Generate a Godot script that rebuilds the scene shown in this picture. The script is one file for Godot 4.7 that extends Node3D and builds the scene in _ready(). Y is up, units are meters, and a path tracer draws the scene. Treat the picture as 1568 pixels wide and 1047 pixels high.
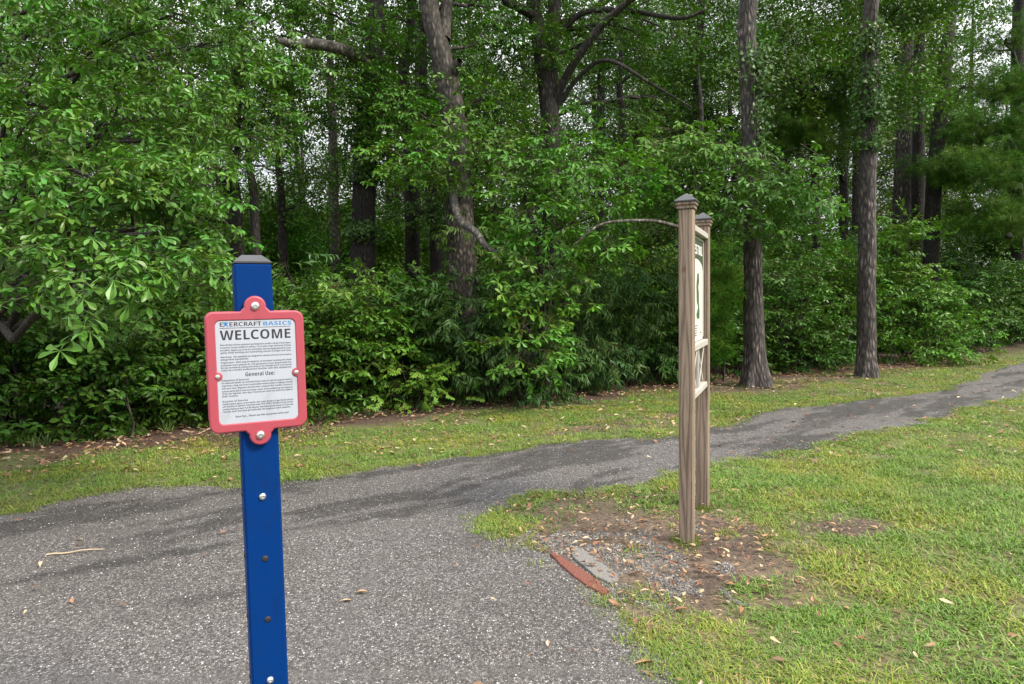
extends Node3D

var rng := RandomNumberGenerator.new()
var M := {}
var LEAVES := {}
var path_area: PackedVector2Array
var wood_edge: PackedVector2Array      # where the shrubs begin, left to right
var lumps := FastNoiseLite.new()
var patchy := FastNoiseLite.new()
var bare := []                         # worn spots of soil: centre, half sizes, turn, strength
var stains := []                       # dark worn patches of the asphalt, the same way
var names := {}


func _ready() -> void:
	# --- camera, sky, sun, exposure
	var cam := Camera3D.new()
	cam.name = "camera"
	cam.fov = 55.27
	cam.near = 0.05
	cam.far = 1500.0
	add_child(cam)
	cam.position = Vector3(0, 1.55, 0)
	cam.basis = Basis(Vector3.RIGHT, deg_to_rad(-3.6)) * Basis(Vector3(0, 0, 1), deg_to_rad(-1.0))
	cam.current = true
	var env := Environment.new()
	env.background_mode = Environment.BG_SKY
	env.sky = Sky.new()
	env.sky.sky_material = sky()
	env.tonemap_mode = Environment.TONE_MAPPER_LINEAR
	env.tonemap_exposure = 1.4
	env.sdfgi_enabled = true
	env.ssao_enabled = true
	env.ssil_enabled = true
	var we := WorldEnvironment.new()
	we.name = "environment"
	we.environment = env
	add_child(we)
	var sun := DirectionalLight3D.new()
	sun.name = "sun"
	sun.light_energy = 1.4
	sun.light_color = Color(1.0, 0.96, 0.9)
	sun.light_angular_distance = 16.0
	sun.shadow_enabled = true
	add_child(sun)
	sun.look_at_from_position(Vector3(11, 12, 6), Vector3.ZERO)

	# --- the lie of the land
	lumps.seed = 4
	lumps.noise_type = FastNoiseLite.TYPE_SIMPLEX_SMOOTH
	lumps.frequency = 0.05
	patchy.seed = 15
	patchy.noise_type = FastNoiseLite.TYPE_SIMPLEX_SMOOTH
	patchy.frequency = 0.05
	patchy.fractal_octaves = 3
	wood_edge = PackedVector2Array([Vector2(-14, -2.2), Vector2(-9, -5.2), Vector2(-5.66, -7.12), Vector2(-4.70, -7.30), Vector2(-4.02, -8.18), Vector2(-2.63, -8.50), Vector2(-1.70, -9.05), Vector2(-0.82, -9.51), Vector2(0.68, -10.52), Vector2(2.51, -11.59), Vector2(3.76, -11.88), Vector2(6.25, -13.37), Vector2(9.00, -14.56), Vector2(12.79, -17.81), Vector2(15.59, -19.83), Vector2(30, -30), Vector2(60, -52)])
	var side := PackedVector2Array([Vector2(-7, -2.6), Vector2(-5.2, -4.0), Vector2(-3.88, -4.83), Vector2(-3.65, -5.22), Vector2(-3.19, -5.63), Vector2(-2.51, -5.53), Vector2(-1.79, -5.73), Vector2(-1.05, -6.21), Vector2(-0.18, -6.64), Vector2(0.82, -7.13), Vector2(1.79, -7.25), Vector2(2.58, -7.88), Vector2(3.47, -8.73), Vector2(5.16, -9.58), Vector2(6.64, -10.23), Vector2(8.75, -12.16), Vector2(11.47, -14.57), Vector2(15.9, -18.6),
		Vector2(15.9, -16.2), Vector2(11.5, -12.9), Vector2(7.45, -9.44), Vector2(6.00, -8.57), Vector2(4.76, -7.68), Vector2(3.95, -7.18), Vector2(3.16, -6.74), Vector2(2.48, -6.22), Vector2(1.83, -5.96), Vector2(1.43, -5.69), Vector2(0.93, -5.32), Vector2(0.48, -5.16), Vector2(0.01, -5.01), Vector2(-0.18, -4.64), Vector2(-0.22, -4.30), Vector2(0.16, -3.94), Vector2(0.48, -3.38), Vector2(0.54, -3.13), Vector2(0.54, -2.85), Vector2(0.60, -2.67), Vector2(0.62, -2.54), Vector2(0.7, -1.4), Vector2(0.9, 1.9), Vector2(-6.9, 1.9)])
	path_area = ragged(side, 0.055)
	bare = [[Vector2(0.84, -4.05), Vector2(0.88, 0.86), 0.5, 1.0], [Vector2(1.33, -3.75), Vector2(0.3, 0.42), 0.2, 0.95], [Vector2(0.98, -3.29), Vector2(0.2, 0.14), 0.2, 1.0], [Vector2(2.20, -4.31), Vector2(0.34, 0.2), 0.1, 1.0], [Vector2(0.65, -4.82), Vector2(0.7, 0.32), 0.3, 0.8], [Vector2(0.55, -3.85), Vector2(0.5, 0.5), 0.0, 0.9],
		[Vector2(4.2, -11.1), Vector2(1.0, 0.55), 0.2, 0.9], [Vector2(6.2, -12.2), Vector2(1.0, 0.35), 0.2, 0.85], [Vector2(1.06, -7.81), Vector2(1.3, 0.25), 0.5, 0.75], [Vector2(3.46, -8.48), Vector2(0.9, 0.22), 0.6, 0.7], [Vector2(-0.91, -6.08), Vector2(0.5, 0.12), 0.5, 0.6], [Vector2(-2.50, -5.63), Vector2(0.5, 0.12), 0.2, 0.6]]
	stains = [[Vector2(0.34, -6.38), Vector2(0.85, 0.28), 0.5, 0.6], [Vector2(0.85, -6.80), Vector2(0.5, 0.12), 0.6, 0.62], [Vector2(-3.27, -4.73), Vector2(0.75, 0.2), 0.6, 0.6], [Vector2(-2.82, -4.96), Vector2(0.4, 0.12), 0.6, 0.55], [Vector2(-2.35, -3.90), Vector2(0.6, 0.07), 0.5, 0.6], [Vector2(-2.67, -3.72), Vector2(0.5, 0.06), 0.5, 0.5], [Vector2(-1.36, -4.98), Vector2(0.55, 0.07), 0.6, 0.6], [Vector2(-0.86, -4.75), Vector2(0.4, 0.06), 0.6, 0.6], [Vector2(-1.29, -4.55), Vector2(0.3, 0.07), 0.6, 0.5], [Vector2(5.29, -8.97), Vector2(1.1, 0.2), 0.65, 0.55], [Vector2(3.65, -7.78), Vector2(0.8, 0.12), 0.65, 0.45], [Vector2(-1.60, -3.39), Vector2(0.22, 0.06), 0.3, 0.4]]
	make_materials()
	make_leaves()
	make_ground()
	make_path()
	# --- the wood, then what stands and lies in front of it
	make_wood()
	make_shrubs()
	make_welcome_sign()
	make_trail_sign()
	make_grass()
	make_litter()
	make_stones()
	make_small_things()


# ------------------------------------------------------------------ small helpers
func rnd(a: float, b: float) -> float:
	return rng.randf_range(a, b)


func bell(s: float) -> Vector3:
	return Vector3(rng.randfn(0, s), rng.randfn(0, s), rng.randfn(0, s))


func lin(r: float, g: float, b: float) -> Color:
	return Color(r, g, b).linear_to_srgb()


func numbered(called: String) -> String:
	var n: int = names.get(called, 0)
	names[called] = n + 1
	return called if n == 0 else "%s_%03d" % [called, n]


func thing(called: String, label: String, category: String, at := Vector3.ZERO, turn := 0.0, group := "") -> Node3D:
	var o := Node3D.new()
	o.name = numbered(called)
	add_child(o)
	o.position = at
	o.rotation.y = turn
	tag(o, label, category, group)
	return o


func tag(o: Node, label: String, category: String, group := "") -> void:
	o.set_meta("label", label)
	o.set_meta("category", category)
	if group:
		o.set_meta("group", group)


func obj(called: String, mesh: Mesh, mat: Material, parent: Node = null) -> MeshInstance3D:
	var o := MeshInstance3D.new()
	o.mesh = mesh
	o.material_override = mat
	o.cast_shadow = GeometryInstance3D.SHADOW_CASTING_SETTING_DOUBLE_SIDED
	if parent:
		o.name = called
		parent.add_child(o, true)
	else:
		o.name = numbered(called)
		add_child(o)
	return o


func begin() -> SurfaceTool:
	var st := SurfaceTool.new()
	st.begin(Mesh.PRIMITIVE_TRIANGLES)
	return st


func done(st: SurfaceTool) -> ArrayMesh:
	st.generate_normals()
	return st.commit()


func scatter(called: String, mesh: Mesh, mat: Material, buf: PackedFloat32Array, parent: Node = null) -> MultiMeshInstance3D:
	var mm := MultiMesh.new()
	mm.transform_format = MultiMesh.TRANSFORM_3D
	mm.use_colors = true
	mm.mesh = mesh
	mm.instance_count = buf.size() / 16
	mm.buffer = buf
	var o := MultiMeshInstance3D.new()
	o.multimesh = mm
	o.material_override = mat
	o.set_meta("kind", "stuff")
	if parent:
		o.name = called
		parent.add_child(o, true)
	else:
		o.name = numbered(called)
		add_child(o)
	return o


func put(buf: PackedFloat32Array, b: Basis, p: Vector3, c: Color) -> void:
	buf.append_array(PackedFloat32Array([b.x.x, b.y.x, b.z.x, p.x, b.x.y, b.y.y, b.z.y, p.y, b.x.z, b.y.z, b.z.z, p.z, c.r, c.g, c.b, 1.0]))


func quad(st: SurfaceTool, a: Vector3, b: Vector3, c: Vector3, d: Vector3, uvs := []) -> void:
	var v := [a, b, c, a, c, d]
	var u := [0, 1, 2, 0, 2, 3]
	for i in 6:
		if uvs:
			st.set_uv(uvs[u[i]])
		st.add_vertex(v[i])


# A chamfered box; UVs run along its longest side (v, metres) and across it (u, metres).
func add_box(st: SurfaceTool, size: Vector3, xf := Transform3D(), cut := 0.004, shift := Vector2.ZERO) -> void:
	st.set_smooth_group(-1)
	var h := size / 2
	var long := 0 if size.x >= size.y and size.x >= size.z else (1 if size.y >= size.z else 2)
	var corner := func(sx: int, sy: int, sz: int, ax: int) -> Vector3:
		var s := Vector3(sx, sy, sz)
		var p := Vector3.ZERO
		for k in 3:
			p[k] = s[k] * (h[k] if k == ax else h[k] - cut)
		return p
	var emit := func(pts: Array, nrm: Vector3) -> void:
		var ax := nrm.abs().max_axis_index()
		var centre := Vector3.ZERO
		for p in pts:
			centre += p
		centre /= pts.size()
		var across := 0
		for k in 3:
			if k != long and k != ax:
				across = k
		var order := pts.duplicate()
		if (pts[1] - pts[0]).cross(pts[2] - pts[0]).dot(centre) > 0:
			order.reverse()
		for t in range(1, order.size() - 1):
			for p in [order[0], order[t], order[t + 1]]:
				var v: float = p[long] if long != ax else p[across]
				st.set_uv(Vector2(p[across] + shift.x + 0.13 * ax + (0.31 if nrm[ax] > 0 else 0.0), v + shift.y))
				st.add_vertex(xf * p)
	for ax in 3:
		for s in [-1, 1]:
			var pts := []
			for q in [[-1, -1], [1, -1], [1, 1], [-1, 1]]:
				var c := [0, 0, 0]
				c[ax] = s
				c[(ax + 1) % 3] = q[0]
				c[(ax + 2) % 3] = q[1]
				pts.append(corner.call(c[0], c[1], c[2], ax))
			var n := Vector3.ZERO
			n[ax] = s
			emit.call(pts, n)
	for ax in 3:
		var a1 := (ax + 1) % 3
		var a2 := (ax + 2) % 3
		for s1 in [-1, 1]:
			for s2 in [-1, 1]:
				var lo := [0, 0, 0]
				lo[a1] = s1
				lo[a2] = s2
				var hi := lo.duplicate()
				lo[ax] = -1
				hi[ax] = 1
				var n := Vector3.ZERO
				n[a1] = s1
				emit.call([corner.call(lo[0], lo[1], lo[2], a1), corner.call(hi[0], hi[1], hi[2], a1), corner.call(hi[0], hi[1], hi[2], a2), corner.call(lo[0], lo[1], lo[2], a2)], n)
	for sx in [-1, 1]:
		for sy in [-1, 1]:
			for sz in [-1, 1]:
				emit.call([corner.call(sx, sy, sz, 0), corner.call(sx, sy, sz, 1), corner.call(sx, sy, sz, 2)], Vector3(sx, 0, 0))


func box(called: String, size: Vector3, at: Vector3, mat: Material, parent: Node, cut := 0.004, turn := Basis(), shift := Vector2.ZERO) -> MeshInstance3D:
	var st := begin()
	add_box(st, size, Transform3D(turn, Vector3.ZERO), cut, shift)
	var o := obj(called, done(st), mat, parent)
	o.position = at
	return o


# A turned shape about +z: profile of (radius, z).
func lathe(profile: Array, sides := 20) -> ArrayMesh:
	var st := begin()
	st.set_smooth_group(-1)
	for i in profile.size() - 1:
		var a: Vector2 = profile[i]
		var b: Vector2 = profile[i + 1]
		for k in sides:
			var t := TAU * k / sides
			var u := TAU * (k + 1) / sides
			var p := [Vector3(a.x * cos(t), a.x * sin(t), a.y), Vector3(a.x * cos(u), a.x * sin(u), a.y), Vector3(b.x * cos(u), b.x * sin(u), b.y), Vector3(b.x * cos(t), b.x * sin(t), b.y)]
			if a.x > 0:
				for q in [p[0], p[2], p[1]]:
					st.add_vertex(q)
			if b.x > 0:
				for q in [p[0], p[3], p[2]]:
					st.add_vertex(q)
	return done(st)


# A tapered tube along points; bumps make bark ridges, lobes spread the foot.
func add_tube(st: SurfaceTool, pts: Array, r: Array, sides := 8, bumps := 0.0, lobes := 0.0, color := Color.WHITE) -> void:
	st.set_smooth_group(0)
	var rings := []
	var tints := []
	var side := Vector3.RIGHT
	for i in pts.size():
		var along: Vector3 = (pts[mini(i + 1, pts.size() - 1)] - pts[maxi(i - 1, 0)]).normalized()
		side = (side - along * side.dot(along)).normalized()
		if side.length() < 0.5:
			side = along.cross(Vector3.FORWARD).normalized()
		var other := along.cross(side)
		var ring := PackedVector3Array()
		var tint := []
		for k in sides:
			var t := TAU * k / sides
			var q: float = r[i]
			if bumps > 0:
				q *= 1.0 + bumps * lumps.get_noise_3d(cos(t) * 130.0, sin(t) * 130.0, pts[i].y * 22.0)
			if lobes > 0:
				var foot := exp(-maxf(pts[i].y, 0) * 3.2)
				q *= 1.0 + foot * lobes * (0.62 + 0.3 * sin(t * 5.0 + 0.7) + 0.2 * sin(t * 8.0 + 2.0))
			ring.append(pts[i] + (side * cos(t) + other * sin(t)) * q)
			# lichen and damp patches in the bark
			tint.append(color if bumps == 0.0 else color * (1.0 + 0.55 * patchy.get_noise_3d(cos(t) * 9.0 + pts[0].x * 3.0, pts[i].y * 12.0, sin(t) * 9.0)))
		rings.append(ring)
		tints.append(tint)
	for i in rings.size() - 1:
		for k in sides:
			var l := (k + 1) % sides
			for p in [[i, k], [i + 1, l], [i, l], [i, k], [i + 1, k], [i + 1, l]]:
				st.set_color(tints[p[0]][p[1]])
				st.add_vertex(rings[p[0]][p[1]])


func bend(a: Vector3, b: Vector3, lift: float, wander: float, n: int) -> Array:
	var mid := (a + b) / 2 + Vector3(0, lift, 0)
	var out := []
	for i in n + 1:
		var t := float(i) / n
		var p := a.lerp(mid, t).lerp(mid.lerp(b, t), t)
		if i > 0 and i < n:
			p += bell(wander)
		out.append(p)
	return out


func taper(a: float, b: float, n: int) -> Array:
	var out := []
	for i in n + 1:
		out.append(lerpf(a, b, float(i) / n))
	return out


func even_radius(radii: Array, t: float) -> float:
	var k := t * (radii.size() - 1)
	var i := mini(int(k), radii.size() - 2)
	return lerpf(radii[i], radii[i + 1], k - i)


# Extra points between given ones, so that long trunks bend smoothly.
func finer(pts: Array, radii: Array, step: float) -> Array:
	var p := []
	var r := []
	for i in pts.size() - 1:
		var a: Vector3 = pts[maxi(i - 1, 0)]
		var b: Vector3 = pts[i]
		var c: Vector3 = pts[i + 1]
		var d: Vector3 = pts[mini(i + 2, pts.size() - 1)]
		var n := maxi(1, int(ceil(b.distance_to(c) / step)))
		for k in n:
			var t := float(k) / n
			p.append(b.cubic_interpolate(c, a, d, t))
			r.append(even_radius(radii, (i + t) / (pts.size() - 1)))
	p.append(pts[-1])
	r.append(radii[-1])
	return [p, r]


# ------------------------------------------------------------------ leaves
# One leaf from its foot along +x of the frame, its face up +y; widths at even steps along it.
func add_leaf(st: SurfaceTool, f: Transform3D, long: float, wide: float, widths: Array, fold: float, curl: float, c: Color) -> void:
	st.set_smooth_group(-1)
	var n := widths.size() - 1
	var rows := []
	for i in n + 1:
		var t := float(i) / n
		var w: float = widths[i] * wide * 0.5
		var y := -curl * t * t * long
		var x := long * t * (1.0 - 0.25 * absf(curl) * t)
		rows.append([f * Vector3(x, y + w * fold, w), f * Vector3(x, y, 0), f * Vector3(x, y + w * fold, -w), w])
	for i in n:
		var a: Array = rows[i]
		var b: Array = rows[i + 1]
		for s in [0, 2]:
			var tris := []
			if a[3] > 0.0001:
				tris.append([a[s], b[1], a[1]])
			if b[3] > 0.0001:
				tris.append([a[s] if a[3] > 0.0001 else a[1], b[s], b[1]])
			st.set_color(c if s == 0 else c * 0.92)
			for t in tris:
				if s == 2:
					t.reverse()
				for p in t:
					st.add_vertex(p)


func tone(c: Color, v := 0.16) -> Color:
	var k := 1.0 + rnd(-v, v)
	return Color(c.r * k * (1.0 + rnd(-v, v) * 0.8), c.g * k, c.b * k * (1.0 + rnd(-v, v) * 0.6))


func add_twig(st: SurfaceTool, a: Vector3, b: Vector3, r: float, c := Color(0.07, 0.055, 0.03)) -> void:
	add_tube(st, [a, (a + b) / 2 + bell(r * 2), b], [r, r * 0.8, r * 0.5], 3, 0.0, 0.0, c)


const SPATULA := [0.05, 0.12, 0.24, 0.42, 0.7, 1.0, 0.86, 0.3]
const OVAL := [0.0, 0.85, 0.95, 0.0]
const WEDGE := [0.05, 0.4, 1.0, 0.35]
const BLADE := [0.0, 1.0, 0.65, 0.0]


func frame_at(p: Vector3, yaw: float, pitch: float, roll: float) -> Transform3D:
	return Transform3D(Basis(Vector3.UP, yaw) * Basis(Vector3(0, 0, 1), pitch) * Basis(Vector3(1, 0, 0), roll), p)


# Sprays: a twig from the origin along +x with leaves on it, made a few times over with different seeds.
func spray(kind: String, number: int) -> ArrayMesh:
	rng.seed = hash(kind) + number * 77
	var st := begin()
	var g := Color(0.055, 0.12, 0.016)
	match kind:
		"whorl":                       # spoon-shaped oak leaves, the largest in the picture
			g = Color(0.08, 0.178, 0.03)
			add_twig(st, Vector3.ZERO, Vector3(0.2, 0, 0), 0.003)
			for i in 5:
				var side := 1.0 if i % 2 else -1.0
				add_leaf(st, frame_at(Vector3(0.04 + 0.03 * i, 0, 0), side * rnd(0.7, 1.3), rnd(-0.4, 0.5), rnd(-0.5, 0.5)), rnd(0.07, 0.1), rnd(0.026, 0.036), SPATULA, rnd(0.3, 0.7), rnd(0.0, 0.4), tone(g, 0.24))
			for i in 11:
				add_leaf(st, frame_at(Vector3(0.2 - 0.02 * (i % 3), 0, 0), TAU * (i + rnd(-0.4, 0.4)) / 11.0, rnd(-0.95, 0.25), rnd(-0.6, 0.6)), rnd(0.06, 0.125), rnd(0.024, 0.04), SPATULA, rnd(0.3, 0.7), rnd(0.0, 0.4), tone(g, 0.24))
		"oak":
			g = Color(0.062, 0.142, 0.018)
			add_twig(st, Vector3.ZERO, Vector3(0.3, 0, 0), 0.003)
			for i in 3:
				var e := Vector3(0.3, 0, 0) if i == 0 else Vector3(rnd(0.14, 0.3), rnd(-0.05, 0.08), rnd(0.08, 0.16) * (1 if i == 1 else -1))
				if i > 0:
					add_twig(st, Vector3(e.x - 0.12, 0, 0), e, 0.002)
				for k in 6:
					add_leaf(st, frame_at(e, TAU * (k + rnd(-0.4, 0.4)) / 6.0, rnd(-0.7, 0.45), rnd(-0.7, 0.7)), rnd(0.07, 0.1), rnd(0.032, 0.045), WEDGE, rnd(0.2, 0.5), rnd(0.0, 0.4), tone(g))
		"broad":                       # glossy oval leaves of the edge shrubs
			g = Color(0.05, 0.118, 0.016)
			add_twig(st, Vector3.ZERO, Vector3(0.3, 0.02, 0), 0.003)
			for i in 13:
				var side := 1.0 if i % 2 else -1.0
				add_leaf(st, frame_at(Vector3(0.02 + 0.023 * i, 0.001 * i, 0), side * rnd(0.4, 1.25), rnd(-0.55, 0.5), rnd(-0.7, 0.7)), rnd(0.065, 0.1), rnd(0.03, 0.042), OVAL, rnd(0.15, 0.45), rnd(0.0, 0.4), tone(g))
		"lance":                       # narrow hanging leaves
			g = Color(0.06, 0.13, 0.03)
			add_twig(st, Vector3.ZERO, Vector3(0.34, -0.04, 0), 0.003)
			for i in 15:
				var side := 1.0 if i % 2 else -1.0
				add_leaf(st, frame_at(Vector3(0.03 + 0.021 * i, -0.0025 * i, 0), side * rnd(0.25, 1.0), rnd(-1.1, 0.1), rnd(-0.6, 0.6)), rnd(0.09, 0.13), rnd(0.02, 0.028), BLADE, rnd(0.1, 0.4), rnd(0.1, 0.5), tone(g))
		"star":                        # five-pointed leaves of young sweetgums
			g = Color(0.1, 0.2, 0.035)
			add_twig(st, Vector3.ZERO, Vector3(0.26, 0, 0), 0.003)
			for i in 7:
				var side := 1.0 if i % 2 else -1.0
				var f := frame_at(Vector3(0.04 + 0.037 * i, 0, 0), side * rnd(0.5, 1.2), rnd(-0.4, 0.35), rnd(-0.5, 0.5))
				var stalk := rnd(0.03, 0.05)
				var long := rnd(0.055, 0.075)
				var c := tone(g)
				for k in 5:
					var lobe := f * frame_at(Vector3(stalk, 0.001 * k, 0), (k - 2) * 0.72, -0.1, 0.0)
					add_leaf(st, lobe, long * (1.0 - 0.1 * absf(k - 2)), long * 0.42, [0.5, 1.0, 0.0], 0.25, 0.2, c)
		"canopy":                      # crown leaves seen from some way off
			g = Color(0.054, 0.122, 0.015)
			add_twig(st, Vector3(-0.1, 0, 0), Vector3(0.42, 0, 0), 0.004)
			for i in 24:
				var p := Vector3(rnd(-0.05, 0.45), rnd(-0.1, 0.12), rnd(-0.22, 0.22))
				if i % 5 == 0:
					add_twig(st, Vector3(p.x - 0.15, 0, 0), p, 0.002)
				add_leaf(st, frame_at(p, rnd(0, TAU), rnd(-0.8, 0.4), rnd(-0.7, 0.7)), rnd(0.075, 0.11), rnd(0.036, 0.052), [0.0, 1.0, 0.7, 0.0], rnd(0.15, 0.45), rnd(0.0, 0.4), tone(g))
		"ivy":
			g = Color(0.05, 0.11, 0.025)
			for i in 8:
				add_leaf(st, frame_at(bell(0.05), rnd(0, TAU), rnd(-0.9, 0.2), rnd(-0.5, 0.5)), rnd(0.05, 0.075), rnd(0.04, 0.055), [0.3, 1.0, 0.6, 0.0], 0.2, 0.3, tone(g))
		"needle":                      # a tuft of long pine needles
			g = Color(0.055, 0.115, 0.02)
			add_twig(st, Vector3(-0.12, 0, 0), Vector3(0.12, 0, 0), 0.005, Color(0.08, 0.055, 0.03))
			for i in 44:
				var d := Vector3(rnd(-0.1, 1.0), rnd(-0.75, 0.75), rnd(-0.75, 0.75)).normalized()
				var a := Vector3(rnd(-0.06, 0.12), 0, 0)
				var b := a + d * rnd(0.13, 0.2)
				b.y -= rnd(0.0, 0.03)
				var w := d.cross(bell(1.0)).normalized() * 0.0036
				st.set_color(tone(g))
				st.set_smooth_group(-1)
				for p in [a - w, a + w, b]:
					st.add_vertex(p)
		"brush":                       # thin stalks and narrow leaves at the foot of the shrubs
			g = Color(0.085, 0.15, 0.03)
			for i in 16:
				var yaw := rnd(0, TAU)
				add_leaf(st, frame_at(Vector3(rnd(-0.06, 0.06), 0, rnd(-0.06, 0.06)), yaw, rnd(0.8, 1.45), rnd(-0.5, 0.5)), rnd(0.18, 0.42), rnd(0.007, 0.012), BLADE, 0.3, rnd(0.1, 0.7), tone(g, 0.25))
	return done(st)


func make_leaves() -> void:
	for kind in ["whorl", "oak", "broad", "lance", "star", "canopy", "ivy", "needle", "brush"]:
		LEAVES[kind] = []
		for k in 3:
			LEAVES[kind].append(spray(kind, k))


# Fills a crown: each lump of it [centre, half sizes, how many sprays] breaks up into clumps of sprays with air between.
func fill(bufs: Array, lump: Array, tint: Color, droop := 0.15, size := 1.0, per_clump := 13.0, more := 1.0) -> void:
	var c: Vector3 = lump[0]
	var h: Vector3 = lump[1]
	var n := int(lump[2] * more)
	var clumps := maxi(3, int(n / per_clump))
	var reach := 0.62 * pow(h.x * h.y * h.z / clumps, 1.0 / 3.0)
	for k in clumps:
		var d := bell(1.0).normalized() * pow(rng.randf(), 0.42)
		var q := c + d * h
		var kind := tone(tint, 0.2)
		for i in int(float(n) / clumps):
			var o := bell(reach)
			o.y *= 0.62
			var p := q + o
			if p.y < 0.1:
				continue
			var out := (o.normalized() + d * 0.8 + bell(0.35))
			out.y = out.y * 0.45 - droop
			out = out.normalized()
			var up := (Vector3.UP + bell(0.28)).normalized()
			var z := out.cross(up).normalized()
			var s := size * rnd(0.8, 1.25)
			put(bufs[rng.randi() % bufs.size()], Basis(out, z.cross(out), z).scaled(Vector3(s, s, s)), p, tone(kind, 0.12))


func crown(parent: Node3D, leaf: String, lumps_: Array, tint: Color, called := "crown", droop := 0.15, size := 1.0, per_clump := 13.0, more := 1.0) -> void:
	var bufs := [PackedFloat32Array(), PackedFloat32Array()]
	for l in lumps_:
		# PackedFloat32Array is passed by value inside arrays, so each is filled through a wrapper
		fill(bufs, l, tint, droop, size, per_clump, more)
	for k in bufs.size():
		if bufs[k].size():
			scatter(called, LEAVES[leaf][k], M.pine_leaf if leaf == "needle" else M.leaf, bufs[k], parent)


# A tree: trunk along world points, limbs from it to every lump of its crown. Its node stands at the trunk's foot.
func tree(called: String, label: String, group: String, trunk: Array, radii: Array, bark: Material, leaf: String, lumps_: Array, tint: Color, o := {}) -> Node3D:
	rng.seed = hash(label) + int(trunk[0].x * 100)
	var foot: Vector3 = trunk[0]
	var t := thing(called, label, o.get("category", "tree"), foot, 0.0, group)
	var local := []
	for p in trunk:
		local.append(p - foot)
	var f := finer(local, radii, o.get("step", 0.2))
	var st := begin()
	add_tube(st, f[0], f[1], o.get("sides", 16), o.get("bumps", 0.12), o.get("lobes", 0.5), o.get("bark_tint", Color.WHITE))
	obj("trunk", done(st), bark, t)
	for extra in o.get("limbs", []):
		var a := []
		for p in extra[0]:
			a.append(p - foot)
		var e := finer(a, extra[1], 0.15)
		st = begin()
		add_tube(st, e[0], e[1], 12, 0.28)
		obj("limb", done(st), extra[2] if extra.size() > 2 else bark, t)
	var moved := []
	for l in lumps_:
		var c: Vector3 = l[0] - foot
		moved.append([c, l[1], l[2]])
		if o.get("bare_limbs", false):
			continue
		# the limb leaves the trunk a little below the lump
		var best := 0
		var score := 1e9
		for i in f[0].size():
			var p: Vector3 = f[0][i]
			var s: float = p.distance_to(c) + maxf(0.0, p.y - c.y + 0.3) * 3.0
			if s < score:
				score = s
				best = i
		var from: Vector3 = f[0][best]
		var r: float = minf(f[1][best] * 0.5, 0.02 + 0.016 * from.distance_to(c))
		st = begin()
		var b := bend(from, c, 0.12 * from.distance_to(c), 0.04 * from.distance_to(c) / 2.0, 6)
		add_tube(st, b, taper(r, r * 0.35, 6), 7)
		for k in 4:
			var e: Vector3 = c + bell(0.5) * l[1]
			add_tube(st, bend(b[3 + k % 3], e, 0.1, 0.04, 4), taper(r * 0.45, 0.005, 4), 4)
		obj("limb", done(st), bark, t)
	crown(t, leaf, moved, tint, "crown", o.get("droop", 0.15), o.get("size", 1.0), o.get("per_clump", 13.0), o.get("more", 1.2))
	return t


# Lumps all round a straight trunk between two heights.
func round_about(top: Vector3, low: float, high: float, reach: float, n: int, each: int, lump := 1.0) -> Array:
	var out := []
	for i in n:
		var k := (i + 0.5) / n
		var y := lerpf(low, high, k)
		var a := i * 2.4 + rnd(-0.5, 0.5)
		var r := reach * (0.35 + 0.65 * sin(PI * (0.2 + 0.75 * k))) * rnd(0.55, 1.0)
		out.append([Vector3(top.x + cos(a) * r, y + rnd(-0.3, 0.3), top.z + sin(a) * r), Vector3(rnd(0.9, 1.3), rnd(0.55, 0.8), rnd(0.9, 1.3)) * lump, each])
	return out


func shrub(called: String, label: String, foot: Vector3, size: Vector3, leaf: String, n: int, tint: Color, group := "shrubs along the edge of the wood", o := {}) -> Node3D:
	rng.seed = hash(label) + int(foot.x * 37)
	var t := thing(called, label, o.get("category", "shrub"), foot, 0.0, group)
	if size.y > 0.8:
		n = maxi(n, int(size.x * size.y * size.z * 44.0))
	var lumps_ := []
	var thick := minf(0.018, 0.012 * size.y)
	var k := o.get("lumps", 7) as int
	for i in k:
		var h := (i + 0.5) / k
		var a := i * 2.4 + rnd(-0.6, 0.6)
		var w := sqrt(maxf(0.08, 1.0 - h * h)) * 0.62
		var c := Vector3(cos(a) * w * size.x * 0.5, size.y * (0.12 + 0.76 * h), sin(a) * w * size.z * 0.5)
		lumps_.append([c, Vector3(size.x * 0.27, size.y * 0.2, size.z * 0.27), int(float(n) / k)])
		var st := begin()
		var b := bend(Vector3(rnd(-0.06, 0.06) * size.x, 0, rnd(-0.06, 0.06) * size.x), c, 0.03 * size.y, 0.015 * size.y, 5)
		add_tube(st, b, taper(thick * rnd(0.6, 1.1), thick * 0.3, 5), 5)
		for q in 3:
			add_tube(st, bend(b[2 + q], c + bell(0.5) * Vector3(size.x, size.y, size.z) * 0.25, 0.03 * size.y, 0.01 * size.y, 3), taper(thick * 0.35, thick * 0.12, 3), 3)
		obj("stem", done(st), M.bark, t)
	crown(t, leaf, lumps_, tint, "foliage", o.get("droop", 0.15), o.get("size", 1.15), o.get("per_clump", 10.0))
	return t


# ------------------------------------------------------------------ the lie of the land
func ground_at(x: float, z: float) -> float:
	return lumps.get_noise_2d(x * 9.0, z * 9.0) * 0.03


func on_ground(x: float, z: float, up := 0.0) -> Vector3:
	return Vector3(x, ground_at(x, z) + up, z)


# Metres behind the line where the shrubs begin (negative on the lawn).
func into_wood(x: float, z: float) -> float:
	var e := wood_edge
	for i in e.size() - 1:
		if x <= e[i + 1].x or i == e.size() - 2:
			return (lerpf(e[i].y, e[i + 1].y, (x - e[i].x) / (e[i + 1].x - e[i].x)) - z) * 0.85
	return 0.0


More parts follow.
